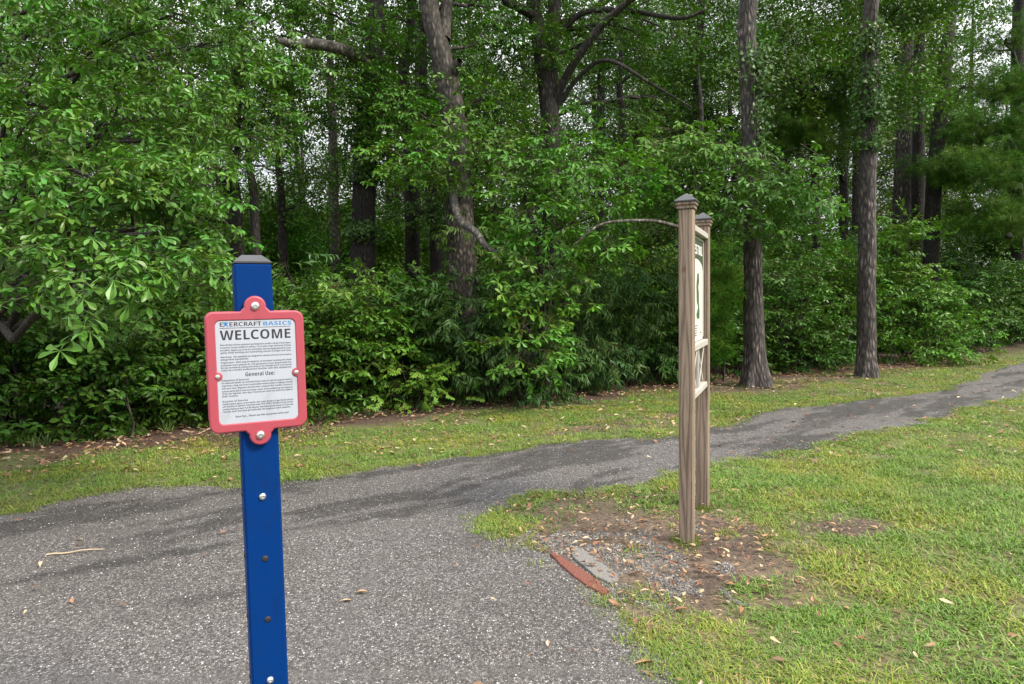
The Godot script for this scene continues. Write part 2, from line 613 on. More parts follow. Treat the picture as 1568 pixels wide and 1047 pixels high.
func wear(x: float, z: float) -> float:
	var most := 0.0
	for b in bare:
		var d: Vector2 = Vector2(x, z) - Vector2(b[0].x, b[0].y)
		d = d.rotated(b[2])
		var q: float = Vector2(d.x / b[1].x, d.y / b[1].y).length() + patchy.get_noise_2d(x * 60, z * 60) * 0.55
		most = maxf(most, b[3] * clampf((1.25 - q) / 0.5, 0, 1))
	return most


func in_path(x: float, z: float) -> bool:
	return Geometry2D.is_point_in_polygon(Vector2(x, z), path_area)


func lines(near_a: float, near_b: float, step: float) -> Array:
	var out := [-320.0, -150.0, -70.0, -40.0, -28.0]
	while out[-1] > near_a - 1.0:
		out.pop_back()
	var v := near_a
	while v <= near_b:
		out.append(v)
		v += step
	for w in [8.0, 20.0, 40.0, 90.0, 180.0, 330.0]:
		if w > near_b + 1.0:
			out.append(w)
	return out


func make_ground() -> void:
	var xs := lines(-11.0, 17.0, 0.14)
	var zs := lines(-24.0, 1.5, 0.14)
	var v := PackedVector3Array()
	var c := PackedColorArray()
	var ix := PackedInt32Array()
	for z in zs:
		for x in xs:
			v.append(on_ground(x, z))
			var soil := Color(0.105, 0.075, 0.05)
			var turf := Color(0.115, 0.128, 0.038)
			var leaf_mould := Color(0.085, 0.05, 0.032)
			var n := patchy.get_noise_2d(x * 8, z * 8)
			var col := turf.lerp(Color(0.15, 0.115, 0.06), clampf(n * 1.4 + 0.15, 0, 0.7))
			col = col.lerp(Color(0.14, 0.1, 0.07).lerp(soil * 0.72, clampf(0.5 + 2.2 * patchy.get_noise_2d(x * 25 + 90, z * 25), 0, 1)), wear(x, z))
			col = col.lerp(leaf_mould, clampf((into_wood(x, z) + 0.95 + n * 1.3) / 0.5, 0, 1))
			c.append(col)
	for j in zs.size() - 1:
		for i in xs.size() - 1:
			var a := j * xs.size() + i
			var b := a + xs.size()
			ix.append_array(PackedInt32Array([a, a + 1, b + 1, a, b + 1, b]))
	var st := begin()
	var arr := []
	arr.resize(Mesh.ARRAY_MAX)
	arr[Mesh.ARRAY_VERTEX] = v
	arr[Mesh.ARRAY_COLOR] = c
	arr[Mesh.ARRAY_INDEX] = ix
	var am := ArrayMesh.new()
	am.add_surface_from_arrays(Mesh.PRIMITIVE_TRIANGLES, arr)
	st.create_from(am, 0)
	st.generate_normals()
	obj("ground", st.commit(), M.soil).set_meta("kind", "structure")


# The edge of the path crumbles: points added along each side and pushed about.
func ragged(points: PackedVector2Array, amount: float) -> PackedVector2Array:
	var out := PackedVector2Array()
	for i in points.size():
		var a := points[i]
		var b := points[(i + 1) % points.size()]
		var n := maxi(1, int(a.distance_to(b) / 0.06))
		for k in n:
			var p := a.lerp(b, float(k) / n)
			var s := amount * (1.0 if p.y < -1.5 else 0.0)
			out.append(p + Vector2(lumps.get_noise_2d(p.x * 160, p.y * 160), lumps.get_noise_2d(p.x * 160 + 700, p.y * 160)) * s + Vector2(patchy.get_noise_2d(p.x * 40, p.y * 40), patchy.get_noise_2d(p.x * 40 + 300, p.y * 40)) * s * 1.6)
	return out


func path_tone(x: float, z: float) -> Color:
	# dark worn bands run along the path; paler where grit has gathered
	var along := Vector2(x, z).rotated(0.62)
	var band := patchy.get_noise_2d(along.x * 7.0, along.y * 34.0) + 0.55 * lumps.get_noise_2d(along.x * 30.0, along.y * 90.0)
	var k := 1.0
	if z < -3.7:
		k -= clampf((band - 0.06) * 3.4, 0, 0.6) * clampf((-3.7 - z) / 0.8, 0, 1)
	for b in stains:
		var d: Vector2 = (Vector2(x, z) - b[0]).rotated(b[2])
		var q: float = Vector2(d.x / b[1].x, d.y / b[1].y).length() + 0.8 * lumps.get_noise_2d(along.x * 40.0, along.y * 130.0)
		k = minf(k, 1.0 - b[3] * clampf((1.2 - q) / 0.4, 0, 1))
	k *= 1.0 + 0.16 * patchy.get_noise_2d(x * 11 + 40, z * 11)
	# the dark breaks up where the tops of the stones are worn bright
	if k < 0.9:
		k = lerpf(k, 1.0, clampf(lumps.get_noise_2d(along.x * 120.0, along.y * 240.0) * 1.1 - 0.08, 0, 0.4))
	k *= 1.0 + 0.12 * lumps.get_noise_2d(x * 110, z * 110)
	return Color(k, k * 0.98, k * 0.955)


func make_path() -> void:
	var st := begin()
	st.set_smooth_group(-1)
	var step := 0.055
	var box_ := Rect2(path_area[0], Vector2.ZERO)
	for p in path_area:
		box_ = box_.expand(p)
	var x := -7.0
	while x < 16.0:
		var z := -19.0
		while z < 2.0:
			var cell := PackedVector2Array([Vector2(x, z), Vector2(x + step, z), Vector2(x + step, z + step), Vector2(x, z + step)])
			var inside := 0
			for p in cell:
				inside += int(Geometry2D.is_point_in_polygon(p, path_area))
			var pieces := []
			if inside == 4:
				pieces = [cell]
			elif inside > 0:
				pieces = Geometry2D.intersect_polygons(cell, path_area)
			for piece in pieces:
				if Geometry2D.is_polygon_clockwise(piece):
					continue
				var t := Geometry2D.triangulate_polygon(piece)
				for i in range(0, t.size(), 3):
					for q in [t[i], t[i + 1], t[i + 2]]:
						var p: Vector2 = piece[q]
						st.set_color(path_tone(p.x, p.y))
						st.set_normal(Vector3.UP)
						st.add_vertex(on_ground(p.x, p.y, 0.008))
			z += step
		x += step
	obj("path", st.commit(), M.asphalt).set_meta("kind", "structure")


# ------------------------------------------------------------------ grass, dead leaves, stones
func tuft(number: int) -> ArrayMesh:
	rng.seed = 400 + number
	var st := begin()
	st.set_smooth_group(-1)
	for i in 32:
		var a := rnd(0, TAU)
		var r := sqrt(rng.randf()) * 0.085
		var p := Vector3(cos(a) * r, -0.004, sin(a) * r)
		var yaw := rnd(0, TAU)
		var lean := rnd(0.25, 1.25)
		var long := rnd(0.035, 0.09)
		var w := rnd(0.0015, 0.0032)
		var d := Vector3(cos(yaw), 0, sin(yaw))
		var s := Vector3(-sin(yaw), 0, cos(yaw)) * w
		var m := p + d * sin(lean) * long * 0.5 + Vector3.UP * cos(lean) * long * 0.55
		var e := p + d * sin(lean) * long * 1.05 + Vector3.UP * cos(lean) * long * rnd(0.6, 0.95)
		var c := Color(0.178, 0.232, 0.034)
		if rng.randf() < 0.11:
			c = Color(0.36, 0.28, 0.13)
		c = tone(c, 0.32)
		st.set_color(c)
		for q in [p - s, m - s, m + s, p - s, m + s, p + s, m - s, e, m + s]:
			st.add_vertex(q)
	return done(st)


func dead_leaf(number: int) -> ArrayMesh:
	rng.seed = 900 + number
	var st := begin()
	var c := Color(1, 1, 1)
	add_leaf(st, Transform3D(Basis(), Vector3(-0.035, 0.004, 0)), 0.075, rnd(0.024, 0.036), [0.05, 0.6, 1.0, 0.8, 0.1] if number % 2 else [0.1, 0.35, 0.7, 1.0, 0.5], rnd(0.2, 0.7), rnd(-0.5, 0.3), c)
	return done(st)


func pebble(number: int) -> ArrayMesh:
	rng.seed = 50 + number
	var s := SphereMesh.new()
	s.radial_segments = 7
	s.rings = 4
	s.radius = 0.5
	s.height = 1.0
	var a := s.get_mesh_arrays()
	var v: PackedVector3Array = a[Mesh.ARRAY_VERTEX]
	var n := FastNoiseLite.new()
	n.seed = number
	n.frequency = 0.9
	for i in v.size():
		v[i] *= 1.0 + 0.45 * n.get_noise_3dv(v[i] * 1.4)
		v[i].y *= 0.6
	a[Mesh.ARRAY_VERTEX] = v
	a[Mesh.ARRAY_NORMAL] = null
	a[Mesh.ARRAY_TANGENT] = null
	var am := ArrayMesh.new()
	am.add_surface_from_arrays(Mesh.PRIMITIVE_TRIANGLES, a)
	var st := begin()
	st.create_from(am, 0)
	st.deindex()
	st.set_smooth_group(-1)
	st.generate_normals()
	return st.commit()


const LEAF_BROWNS := [Color(0.27, 0.145, 0.08), Color(0.36, 0.235, 0.13), Color(0.2, 0.1, 0.06), Color(0.47, 0.36, 0.23), Color(0.14, 0.08, 0.05)]


func make_grass() -> void:
	var bufs := [PackedFloat32Array(), PackedFloat32Array(), PackedFloat32Array()]
	rng.seed = 7
	# [x from, x to, z from, z to, tufts per square metre]
	for r in [[-3.0, 4.2, -6.0, -1.6, 320], [4.2, 9.0, -6.0, -2.0, 220], [-9.0, 10.0, -10.0, -6.0, 190], [-9.0, -3.0, -6.0, -2.0, 220], [0.0, 19.0, -15.0, -10.0, 110], [9.0, 22.0, -10.0, -3.0, 50], [8.0, 26.0, -24.0, -15.0, 42], [-3.0, 9.0, -1.6, 2.5, 40]]:
		var n := int((r[1] - r[0]) * (r[3] - r[2]) * r[4])
		for i in n:
			var x := rnd(r[0], r[1])
			var z := rnd(r[2], r[3])
			var w := into_wood(x, z)
			if w > 0.9 or in_path(x + rnd(-0.06, 0.06), z + rnd(-0.06, 0.06)):
				continue
			var keep := 1.0 - wear(x, z) * 0.985
			keep *= clampf((-0.45 - w + 0.75 * patchy.get_noise_2d(x * 10, z * 10)) / 0.8, 0.0, 1.0)
			var n1 := patchy.get_noise_2d(x * 14, z * 14)
			var n2 := patchy.get_noise_2d(x * 50 + 500, z * 50)
			keep *= clampf(1.05 - n1 * 0.8 - n2 * 1.2, 0.22, 1.0)
			if rng.randf() > keep:
				continue
			var s := rnd(0.75, 1.15) * (1.0 + 0.4 * n1)
			var straw := clampf(0.3 + patchy.get_noise_2d(x * 20 + 200, z * 20) * 1.3, 0, 1)
			var c := Color(0.76, 1.0, 0.9).lerp(Color(1.25, 1.12, 0.95), straw) * rnd(0.75, 1.25)
			put(bufs[i % 3], Basis(Vector3.UP, rnd(0, TAU)).scaled(Vector3(s * 1.05, s * 0.6, s * 1.05)), on_ground(x, z), c)
	for i in path_area.size():
		var p := path_area[i]
		if p.y > -2.0 or p.y < -12.0 or patchy.get_noise_2d(p.x * 30 + 77, p.y * 30) < -0.1:
			continue
		for k in 5:
			var g := p + Vector2(rng.randfn(0, 0.055), rng.randfn(0, 0.055))
			if wear(g.x, g.y) > 0.5 and rng.randf() < 0.85:
				continue
			var s := rnd(0.5, 1.0)
			put(bufs[k % 3], Basis(Vector3.UP, rnd(0, TAU)).scaled(Vector3(s * 0.8, s * 0.7, s * 0.8)), on_ground(g.x, g.y, 0.004), Color(0.95, 1.0, 0.9) * rnd(0.75, 1.2))
	for b in [[Vector2(1.09, -4.05), 0.06, 26], [Vector2(1.39, -4.75), 0.06, 24], [Vector2(4.25, -11.35), 0.34, 60], [Vector2(6.69, -12.26), 0.26, 50]]:
		for k in b[2]:
			var a := rnd(0, TAU)
			var g: Vector2 = b[0] + Vector2(cos(a), sin(a)) * b[1] * rnd(0.8, 1.5)
			var s := rnd(0.5, 1.0)
			put(bufs[k % 3], Basis(Vector3.UP, rnd(0, TAU)).scaled(Vector3(s * 0.5, s * 1.1, s * 0.5)), on_ground(g.x, g.y), Color(0.9, 0.95, 0.85) * rnd(0.8, 1.2))
	for k in 3:
		tag(scatter("grass", tuft(k), M.grass, bufs[k]), "short patchy mown grass of the lawn on both sides of the path", "grass", "lawn grass")


func make_litter() -> void:
	rng.seed = 11
	var bufs := [PackedFloat32Array(), PackedFloat32Array(), PackedFloat32Array(), PackedFloat32Array()]
	for r in [[-0.3, 2.2, -5.2, -2.2, 330], [-9.0, 12.0, -15.0, -2.0, 42], [12.0, 22.0, -24.0, -12.0, 20], [-9.0, 14.0, -16.0, -6.0, 130]]:
		for i in int((r[1] - r[0]) * (r[3] - r[2]) * r[4]):
			var x := rnd(r[0], r[1])
			var z := rnd(r[2], r[3])
			var w := into_wood(x, z)
			var keep := (0.12 if z < -6.0 else 0.045) + 0.3 * maxf(0.0, patchy.get_noise_2d(x * 22 + 31, z * 22) * 2.0)
			if w > -0.75 + patchy.get_noise_2d(x * 12, z * 12) * 1.1:
				keep = 1.0
			keep = maxf(keep, wear(x, z) * 0.8)
			if in_path(x, z):
				keep = 0.045
			if rng.randf() > keep:
				continue
			var c: Color = tone(LEAF_BROWNS[rng.randi() % 5], 0.2)
			var s := rnd(0.3, 0.75) if z > -6.0 else rnd(0.4, 1.1)
			if w > 1.6:
				continue
			put(bufs[rng.randi() % 4], (Basis(Vector3.UP, rnd(0, TAU)) * Basis(Vector3(1, 0, 0), rnd(-0.5, 0.5)) * Basis(Vector3(0, 0, 1), rnd(-0.3, 0.3))).scaled(Vector3(s, s, s)), on_ground(x, z, rnd(0.012, 0.035)), c)
	for k in 4:
		tag(scatter("leaf_litter", dead_leaf(k), M.dead, bufs[k]), "small brown dead leaves strewn over lawn and under the trees", "dead leaves", "leaf litter")


func make_stones() -> void:
	rng.seed = 21
	var bufs := [PackedFloat32Array(), PackedFloat32Array(), PackedFloat32Array()]
	var pit := PackedVector2Array([Vector2(0.1, -4.02), Vector2(0.3, -4.3), Vector2(0.75, -4.25), Vector2(1.0, -3.85), Vector2(0.98, -3.35), Vector2(0.62, -3.26), Vector2(0.45, -3.45)])
	for i in 26000:
		var x := rnd(0.0, 1.25)
		var z := rnd(-4.5, -3.15)
		if in_path(x, z) or patchy.get_noise_2d(x * 45, z * 45) > (0.3 if Geometry2D.is_point_in_polygon(Vector2(x, z), pit) else -0.25):
			continue
		var s := rnd(0.005, 0.014)
		var g := rnd(0.05, 0.16) if rng.randf() < 0.9 else rnd(0.2, 0.36)
		put(bufs[i % 3], Basis.from_euler(Vector3(rnd(-0.4, 0.4), rnd(0, TAU), 0)).scaled(Vector3(s, s, s * rnd(0.7, 1.3))), on_ground(x, z, s * 0.05), Color(g, g * 0.93, g * 0.86))
	for i in 9000:                      # crumbs of earth and bark on the bare soil
		var x := rnd(-0.2, 2.7)
		var z := rnd(-5.4, -2.9)
		if in_path(x, z) or rng.randf() > wear(x, z) * 1.3 - 0.25:
			continue
		var s := rnd(0.004, 0.013)
		var g := rnd(0.05, 0.17) if rng.randf() < 0.9 else 0.28
		put(bufs[i % 3], Basis.from_euler(Vector3(rnd(-0.4, 0.4), rnd(0, TAU), 0)).scaled(Vector3(s * rnd(0.8, 2.0), s * 0.6, s)), on_ground(x, z, s * 0.15), Color(g, g * 0.74, g * 0.54))
	for i in path_area.size() * 14:      # grit washed to the edge of the path
		var p := path_area[i % path_area.size()] + Vector2(rng.randfn(0, 0.07), rng.randfn(0, 0.07))
		if p.y > -2.0 or p.y < -9.0:
			continue
		var s := rnd(0.004, 0.011)
		var g := rnd(0.06, 0.25) if rng.randf() < 0.85 else rnd(0.3, 0.5)
		put(bufs[i % 3], Basis.from_euler(Vector3(rnd(-0.4, 0.4), rnd(0, TAU), 0)).scaled(Vector3(s, s * 0.7, s * rnd(0.7, 1.3))), on_ground(p.x, p.y, 0.008), Color(g, g * 0.93, g * 0.86))
	for i in 22000:                     # chips that stand out of the worn asphalt
		var z := -2.1 - pow(rng.randf(), 1.5) * 6.0
		var x := rnd(-6.5, 3.2)
		if not in_path(x, z):
			continue
		var s := rnd(0.004, 0.010)
		var g := rnd(0.09, 0.26) if rng.randf() < 0.75 else rnd(0.3, 0.6)
		put(bufs[i % 3], Basis.from_euler(Vector3(rnd(-0.4, 0.4), rnd(0, TAU), 0)).scaled(Vector3(s, s * 0.7, s * rnd(0.7, 1.3))), on_ground(x, z, 0.008 + s * 0.1), Color(g, g * 0.98, g * 0.96))
	for k in 3:
		tag(scatter("gravel", pebble(k), M.stone, bufs[k]), "loose grey gravel and chips on the worn asphalt and beside the trail sign", "gravel", "loose gravel")


# ------------------------------------------------------------------ materials
func ramp_image(src: Image, stops: Array, other: Image = null, dark := 0.0) -> Image:
	# turns a grey picture into colours by a table of [value, colour]
	var table := []
	for i in 256:
		var t := i / 255.0
		var c: Color = stops[-1][1]
		for k in stops.size() - 1:
			if t <= stops[k + 1][0]:
				c = stops[k][1].lerp(stops[k + 1][1], clampf((t - stops[k][0]) / (stops[k + 1][0] - stops[k][0]), 0, 1))
				break
		table.append(c)
	src.convert(Image.FORMAT_L8)
	var a := src.get_data()
	var b := PackedByteArray()
	if other:
		other.convert(Image.FORMAT_L8)
		b = other.get_data()
	var out := PackedByteArray()
	out.resize(a.size() * 3)
	for i in a.size():
		var c: Color = table[a[i]]
		var k := 255.0
		if other:
			k *= 1.0 - dark * (1.0 - b[i] / 255.0)
		out[i * 3] = int(c.r * k)
		out[i * 3 + 1] = int(c.g * k)
		out[i * 3 + 2] = int(c.b * k)
	return Image.create_from_data(src.get_width(), src.get_height(), false, Image.FORMAT_RGB8, out)


func noise(kind: int, freq: float, seed_: int, octaves := 4) -> FastNoiseLite:
	var n := FastNoiseLite.new()
	n.noise_type = kind
	n.frequency = freq
	n.seed = seed_
	n.fractal_octaves = octaves
	if kind == FastNoiseLite.TYPE_CELLULAR:
		n.fractal_type = FastNoiseLite.FRACTAL_NONE
	return n


func mat(c: Color, rough: float, metal := 0.0) -> StandardMaterial3D:
	var m := StandardMaterial3D.new()
	m.albedo_color = c.linear_to_srgb()
	m.roughness = rough
	m.metallic = metal
	return m


func leafy(rough: float, through: Color) -> StandardMaterial3D:
	var m := mat(Color.WHITE, rough)
	m.vertex_color_use_as_albedo = true
	m.backlight_enabled = true
	m.backlight = through.linear_to_srgb()
	m.cull_mode = BaseMaterial3D.CULL_DISABLED
	return m


func bark(c_dark: Color, c_light: Color, across: float, along: float, relief: float, seed_: int) -> StandardMaterial3D:
	var cells := noise(FastNoiseLite.TYPE_CELLULAR, 0.035, seed_)
	cells.cellular_return_type = FastNoiseLite.RETURN_DISTANCE2_SUB
	cells.domain_warp_enabled = true
	cells.domain_warp_amplitude = 22.0
	cells.domain_warp_frequency = 0.02
	var fine := noise(FastNoiseLite.TYPE_SIMPLEX_SMOOTH, 0.03, seed_ + 1, 5)
	var h := cells.get_seamless_image(384, 384)
	var m := mat(Color.WHITE, 0.9)
	m.vertex_color_use_as_albedo = true
	m.albedo_texture = ImageTexture.create_from_image(ramp_image(fine.get_seamless_image(384, 384), [[0.0, c_dark.linear_to_srgb()], [0.5, c_dark.lerp(c_light, 0.55).linear_to_srgb()], [1.0, c_light.linear_to_srgb()]], h.duplicate(), 0.78))
	m.heightmap_enabled = true
	m.heightmap_texture = ImageTexture.create_from_image(h)
	m.heightmap_scale = relief
	m.uv1_triplanar = true
	m.uv1_world_triplanar = true
	m.uv1_scale = Vector3(across, along, across)
	return m


# Weathered pine timber: straight grain that bows round knots. u is 0..0.5 m, v 0..2 m.
func wood_texture(seed_: int) -> Image:
	var w := 512
	var h := 1024
	var im := Image.create(w, h, false, Image.FORMAT_RGB8)
	var fibre := noise(FastNoiseLite.TYPE_SIMPLEX_SMOOTH, 1.0, seed_, 3)
	var broad := noise(FastNoiseLite.TYPE_SIMPLEX_SMOOTH, 1.0, seed_ + 5, 2)
	rng.seed = seed_
	var knots := []
	for i in 9:
		knots.append(Vector3(rnd(0.0, 0.5), rnd(0.1, 1.9), rnd(0.008, 0.016)))
	for y in h:
		var v := 2.0 * y / h
		for x in w:
			var u := 0.5 * x / w
			var bow := 0.0
			var knot := 0.0
			for k in knots:
				var dx: float = u - k.x
				var dy: float = v - k.y
				if absf(dy) < 0.3 and absf(dx) < 0.08:
					var q: float = dx * dx + dy * dy * 0.12
					bow += signf(dx) * 0.012 * exp(-q / (k.z * k.z * 4.0))
					var d: float = sqrt(dx * dx + dy * dy * 0.6) / k.z
					knot = maxf(knot, clampf(1.5 - d, 0, 1))
			var g := (u - bow) * 150.0 + broad.get_noise_2d(u * 9.0, v * 0.8) * 4.5
			var ring := pow(0.5 + 0.5 * sin(g * 1.6), 1.6)
			var f := fibre.get_noise_2d(u * 420.0, v * 9.0)
			var big := broad.get_noise_2d(u * 14.0 + 50, v * 1.1)
			var t := clampf(0.56 - 0.42 * ring + 0.3 * f + 0.2 * big, 0, 1)
			var c := Color(0.085, 0.058, 0.042).lerp(Color(0.36, 0.275, 0.205), t)
			c = c.lerp(Color(0.1, 0.055, 0.035), knot * 0.85)
			im.set_pixel(x, y, c.linear_to_srgb())
	return im


func make_materials() -> void:
	M.leaf = leafy(0.38, Color(0.42, 0.46, 0.1))
	M.leaf.metallic_specular = 0.33
	M.oak_leaf = leafy(0.33, Color(0.42, 0.46, 0.1))
	M.oak_leaf.metallic_specular = 0.36
	M.pine_leaf = leafy(0.55, Color(0.25, 0.3, 0.1))
	M.pine_leaf.metallic_specular = 0.2
	M.grass = leafy(0.6, Color(0.45, 0.5, 0.15))
	M.dead = leafy(0.8, Color(0.3, 0.22, 0.12))
	M.stone = mat(Color.WHITE, 0.85)
	M.stone.vertex_color_use_as_albedo = true

	var cell := noise(FastNoiseLite.TYPE_CELLULAR, 0.2, 3)
	cell.cellular_return_type = FastNoiseLite.RETURN_CELL_VALUE
	var edge := noise(FastNoiseLite.TYPE_CELLULAR, 0.2, 3)
	edge.cellular_return_type = FastNoiseLite.RETURN_DISTANCE2_SUB
	var stones := cell.get_seamless_image(1024, 1024)
	var gaps := edge.get_seamless_image(1024, 1024)
	var a := mat(Color.WHITE, 0.85)
	a.vertex_color_use_as_albedo = true
	a.albedo_texture = ImageTexture.create_from_image(ramp_image(stones, [[0.0, lin(0.11, 0.1, 0.097)], [0.3, lin(0.24, 0.219, 0.212)], [0.6, lin(0.33, 0.303, 0.292)], [0.85, lin(0.48, 0.447, 0.427)], [0.95, lin(0.76, 0.72, 0.69)], [1.0, lin(0.84, 0.81, 0.78)]], gaps.duplicate(), 0.6))
	a.heightmap_enabled = true
	a.heightmap_texture = ImageTexture.create_from_image(gaps)
	a.heightmap_scale = 0.6
	a.uv1_triplanar = true
	a.uv1_world_triplanar = true
	a.uv1_scale = Vector3.ONE * 0.55
	M.asphalt = a

	var dirt := noise(FastNoiseLite.TYPE_SIMPLEX_SMOOTH, 0.03, 9, 6)
	var s := mat(Color.WHITE, 0.95)
	s.vertex_color_use_as_albedo = true
	s.albedo_texture = ImageTexture.create_from_image(ramp_image(dirt.get_seamless_image(512, 512), [[0.0, lin(0.35, 0.33, 0.32)], [0.5, lin(0.8, 0.8, 0.8)], [1.0, lin(1, 1, 1)]]))
	s.heightmap_enabled = true
	s.heightmap_texture = ImageTexture.create_from_image(dirt.get_seamless_image(512, 512))
	s.heightmap_scale = 1.2
	s.uv1_triplanar = true
	s.uv1_world_triplanar = true
	s.uv1_scale = Vector3.ONE * 1.1
	M.soil = s

	M.bark = bark(Color(0.05, 0.038, 0.03), Color(0.2, 0.165, 0.135), 1.6, 0.5, 1.6, 30)
	M.pine_bark = bark(Color(0.085, 0.062, 0.055), Color(0.52, 0.43, 0.395), 1.5, 0.36, 3.0, 40)
	M.pale_bark = bark(Color(0.085, 0.068, 0.052), Color(0.44, 0.37, 0.3), 1.3, 0.5, 1.4, 50)
	M.bleached_bark = bark(Color(0.2, 0.18, 0.15), Color(0.62, 0.56, 0.48), 1.3, 0.6, 1.2, 55)
	M.dark_bark = bark(Color(0.028, 0.022, 0.018), Color(0.11, 0.085, 0.07), 1.6, 0.5, 1.8, 60)

	var w := mat(Color.WHITE, 0.82)
	var wi := wood_texture(5)
	w.albedo_texture = ImageTexture.create_from_image(wi)
	w.uv1_scale = Vector3(2.0, 0.45, 1)
	M.wood = w
	var pw: StandardMaterial3D = w.duplicate()
	pw.albedo_color = Color(1.0, 1.0, 1.0)
	pw.detail_enabled = true
	var wash := noise(FastNoiseLite.TYPE_SIMPLEX_SMOOTH, 0.02, 77, 5)
	var wash_im := ramp_image(wash.get_seamless_image(256, 256), [[0.0, Color(1, 1, 1)], [0.2, Color(1, 1, 1)], [0.45, Color(0.72, 0.72, 0.72)], [1.0, Color(0.95, 0.95, 0.95)]])
	pw.detail_mask = ImageTexture.create_from_image(wash_im)
	var white := Image.create(4, 4, false, Image.FORMAT_RGBA8)
	white.fill(Color(0.70, 0.70, 0.68, 0.74))
	pw.detail_albedo = ImageTexture.create_from_image(white)
	pw.detail_blend_mode = BaseMaterial3D.BLEND_MODE_MIX
	M.painted_wood = pw

	M.blue = mat(Color(0.0006, 0.026, 0.135), 0.4)
	M.blue.metallic_specular = 0.2
	var grime := noise(FastNoiseLite.TYPE_SIMPLEX_SMOOTH, 0.025, 81, 6)
	var dusty := ImageTexture.create_from_image(ramp_image(grime.get_seamless_image(256, 256), [[0.0, Color(1, 1, 1)], [0.55, Color(0.99, 0.99, 0.985)], [0.8, Color(0.955, 0.955, 0.945)], [1.0, Color(0.9, 0.9, 0.885)]]))
	var rubbed := ImageTexture.create_from_image(ramp_image(grime.get_seamless_image(256, 256), [[0.0, Color(0.5, 0.5, 0.5)], [1.0, Color(1, 1, 1)]]))
	M.red = mat(Color(0.32, 0.047, 0.07), 0.5)
	M.plate = mat(Color(0.35, 0.378, 0.44), 0.35)
	M.ink = mat(Color(0.018, 0.018, 0.025), 0.5)
	M.blue_ink = mat(Color(0.02, 0.14, 0.34), 0.5)
	M.steel = mat(Color(0.72, 0.72, 0.72), 0.28, 1.0)
	M.plug = mat(Color(0.012, 0.012, 0.014), 0.6)
	M.cap = mat(Color(0.055, 0.055, 0.06), 0.5, 0.2)
	M.board = mat(Color(0.55, 0.56, 0.50), 0.45)
	M.board_green = mat(Color(0.03, 0.055, 0.02), 0.45)
	M.board_map = mat(Color(0.03, 0.09, 0.03), 0.5)
	M.white_ink = mat(Color(0.75, 0.75, 0.72), 0.5)
	M.brick = mat(Color(0.15, 0.052, 0.036), 0.95)
	M.concrete = mat(Color(0.165, 0.155, 0.143), 0.95)
	for m in [M.brick, M.concrete]:
		m.heightmap_enabled = true
		m.heightmap_texture = s.heightmap_texture
		m.heightmap_scale = 0.7
		m.uv1_triplanar = true
		m.uv1_scale = Vector3.ONE * 3.0
	for m in [M.blue, M.red, M.plate, M.cap]:
		m.albedo_texture = dusty
		m.roughness_texture = rubbed
		m.roughness = 0.62
		m.uv1_triplanar = true
		m.uv1_scale = Vector3(2.3, 1.3, 2.3)
	M.dry = mat(Color(0.42, 0.33, 0.22), 0.85)


# ------------------------------------------------------------------ the two signs
func font(bold: bool) -> SystemFont:
	var f := SystemFont.new()
	f.font_names = PackedStringArray(["Droid Sans"])
	f.font_weight = 700 if bold else 400
	return f


func lettering(called: String, words: String, tall: float, at: Vector3, m: Material, parent: Node, bold := false, wide := 1.0, align := HORIZONTAL_ALIGNMENT_LEFT, fit := 0.0) -> MeshInstance3D:
	var t := TextMesh.new()
	t.text = words
	t.font = font(bold)
	t.font_size = 64
	t.pixel_size = tall / 46.0          # tall is the height of a capital
	t.depth = 0.0004
	t.curve_step = 1.6
	t.horizontal_alignment = align
	t.vertical_alignment = VERTICAL_ALIGNMENT_BOTTOM
	var o := obj(called, t, m, parent)
	o.position = at - Vector3(0, tall * 0.33, 0)
	var w := wide
	if fit > 0.0:
		w = fit / t.get_aabb().size.x
	o.scale = Vector3(w, 1, 1)
	return o


func round_rect(w: float, h: float, r: float, c := Vector2.ZERO) -> PackedVector2Array:
	var out := PackedVector2Array()
	for q in 4:
		var o := Vector2([1, -1, -1, 1][q] * (w / 2 - r), [1, 1, -1, -1][q] * (h / 2 - r)) + c
		for k in 9:
			var t := (q + k / 8.0) * PI / 2
			out.append(o + Vector2(cos(t), sin(t)) * r)
	return out


func disc(c: Vector2, r: float) -> PackedVector2Array:
	var out := PackedVector2Array()
	for k in 28:
		out.append(c + Vector2(cos(TAU * k / 28), sin(TAU * k / 28)) * r)
	return out


func even(poly: PackedVector2Array, step: float) -> PackedVector2Array:
	var out := PackedVector2Array()
	for i in poly.size():
		var a := poly[i]
		var b := poly[(i + 1) % poly.size()]
		var n := maxi(1, int(round(a.distance_to(b) / step)))
		for k in n:
			out.append(a.lerp(b, float(k) / n))
	if Geometry2D.is_polygon_clockwise(out):
		out.reverse()
	return out


func moved_in(p: PackedVector2Array, d: float) -> PackedVector2Array:
	var out := PackedVector2Array()
	var n := p.size()
	for i in n:
		var t := (p[(i + 1) % n] - p[(i - 1 + n) % n]).normalized()
		out.append(p[i] + Vector2(-t.y, t.x) * d)
	return out


func wall(st: SurfaceTool, a: PackedVector2Array, za: float, b: PackedVector2Array, zb: float) -> void:
	for i in a.size():
		var j := (i + 1) % a.size()
		quad(st, Vector3(a[i].x, a[i].y, za), Vector3(b[i].x, b[i].y, zb), Vector3(b[j].x, b[j].y, zb), Vector3(a[j].x, a[j].y, za))


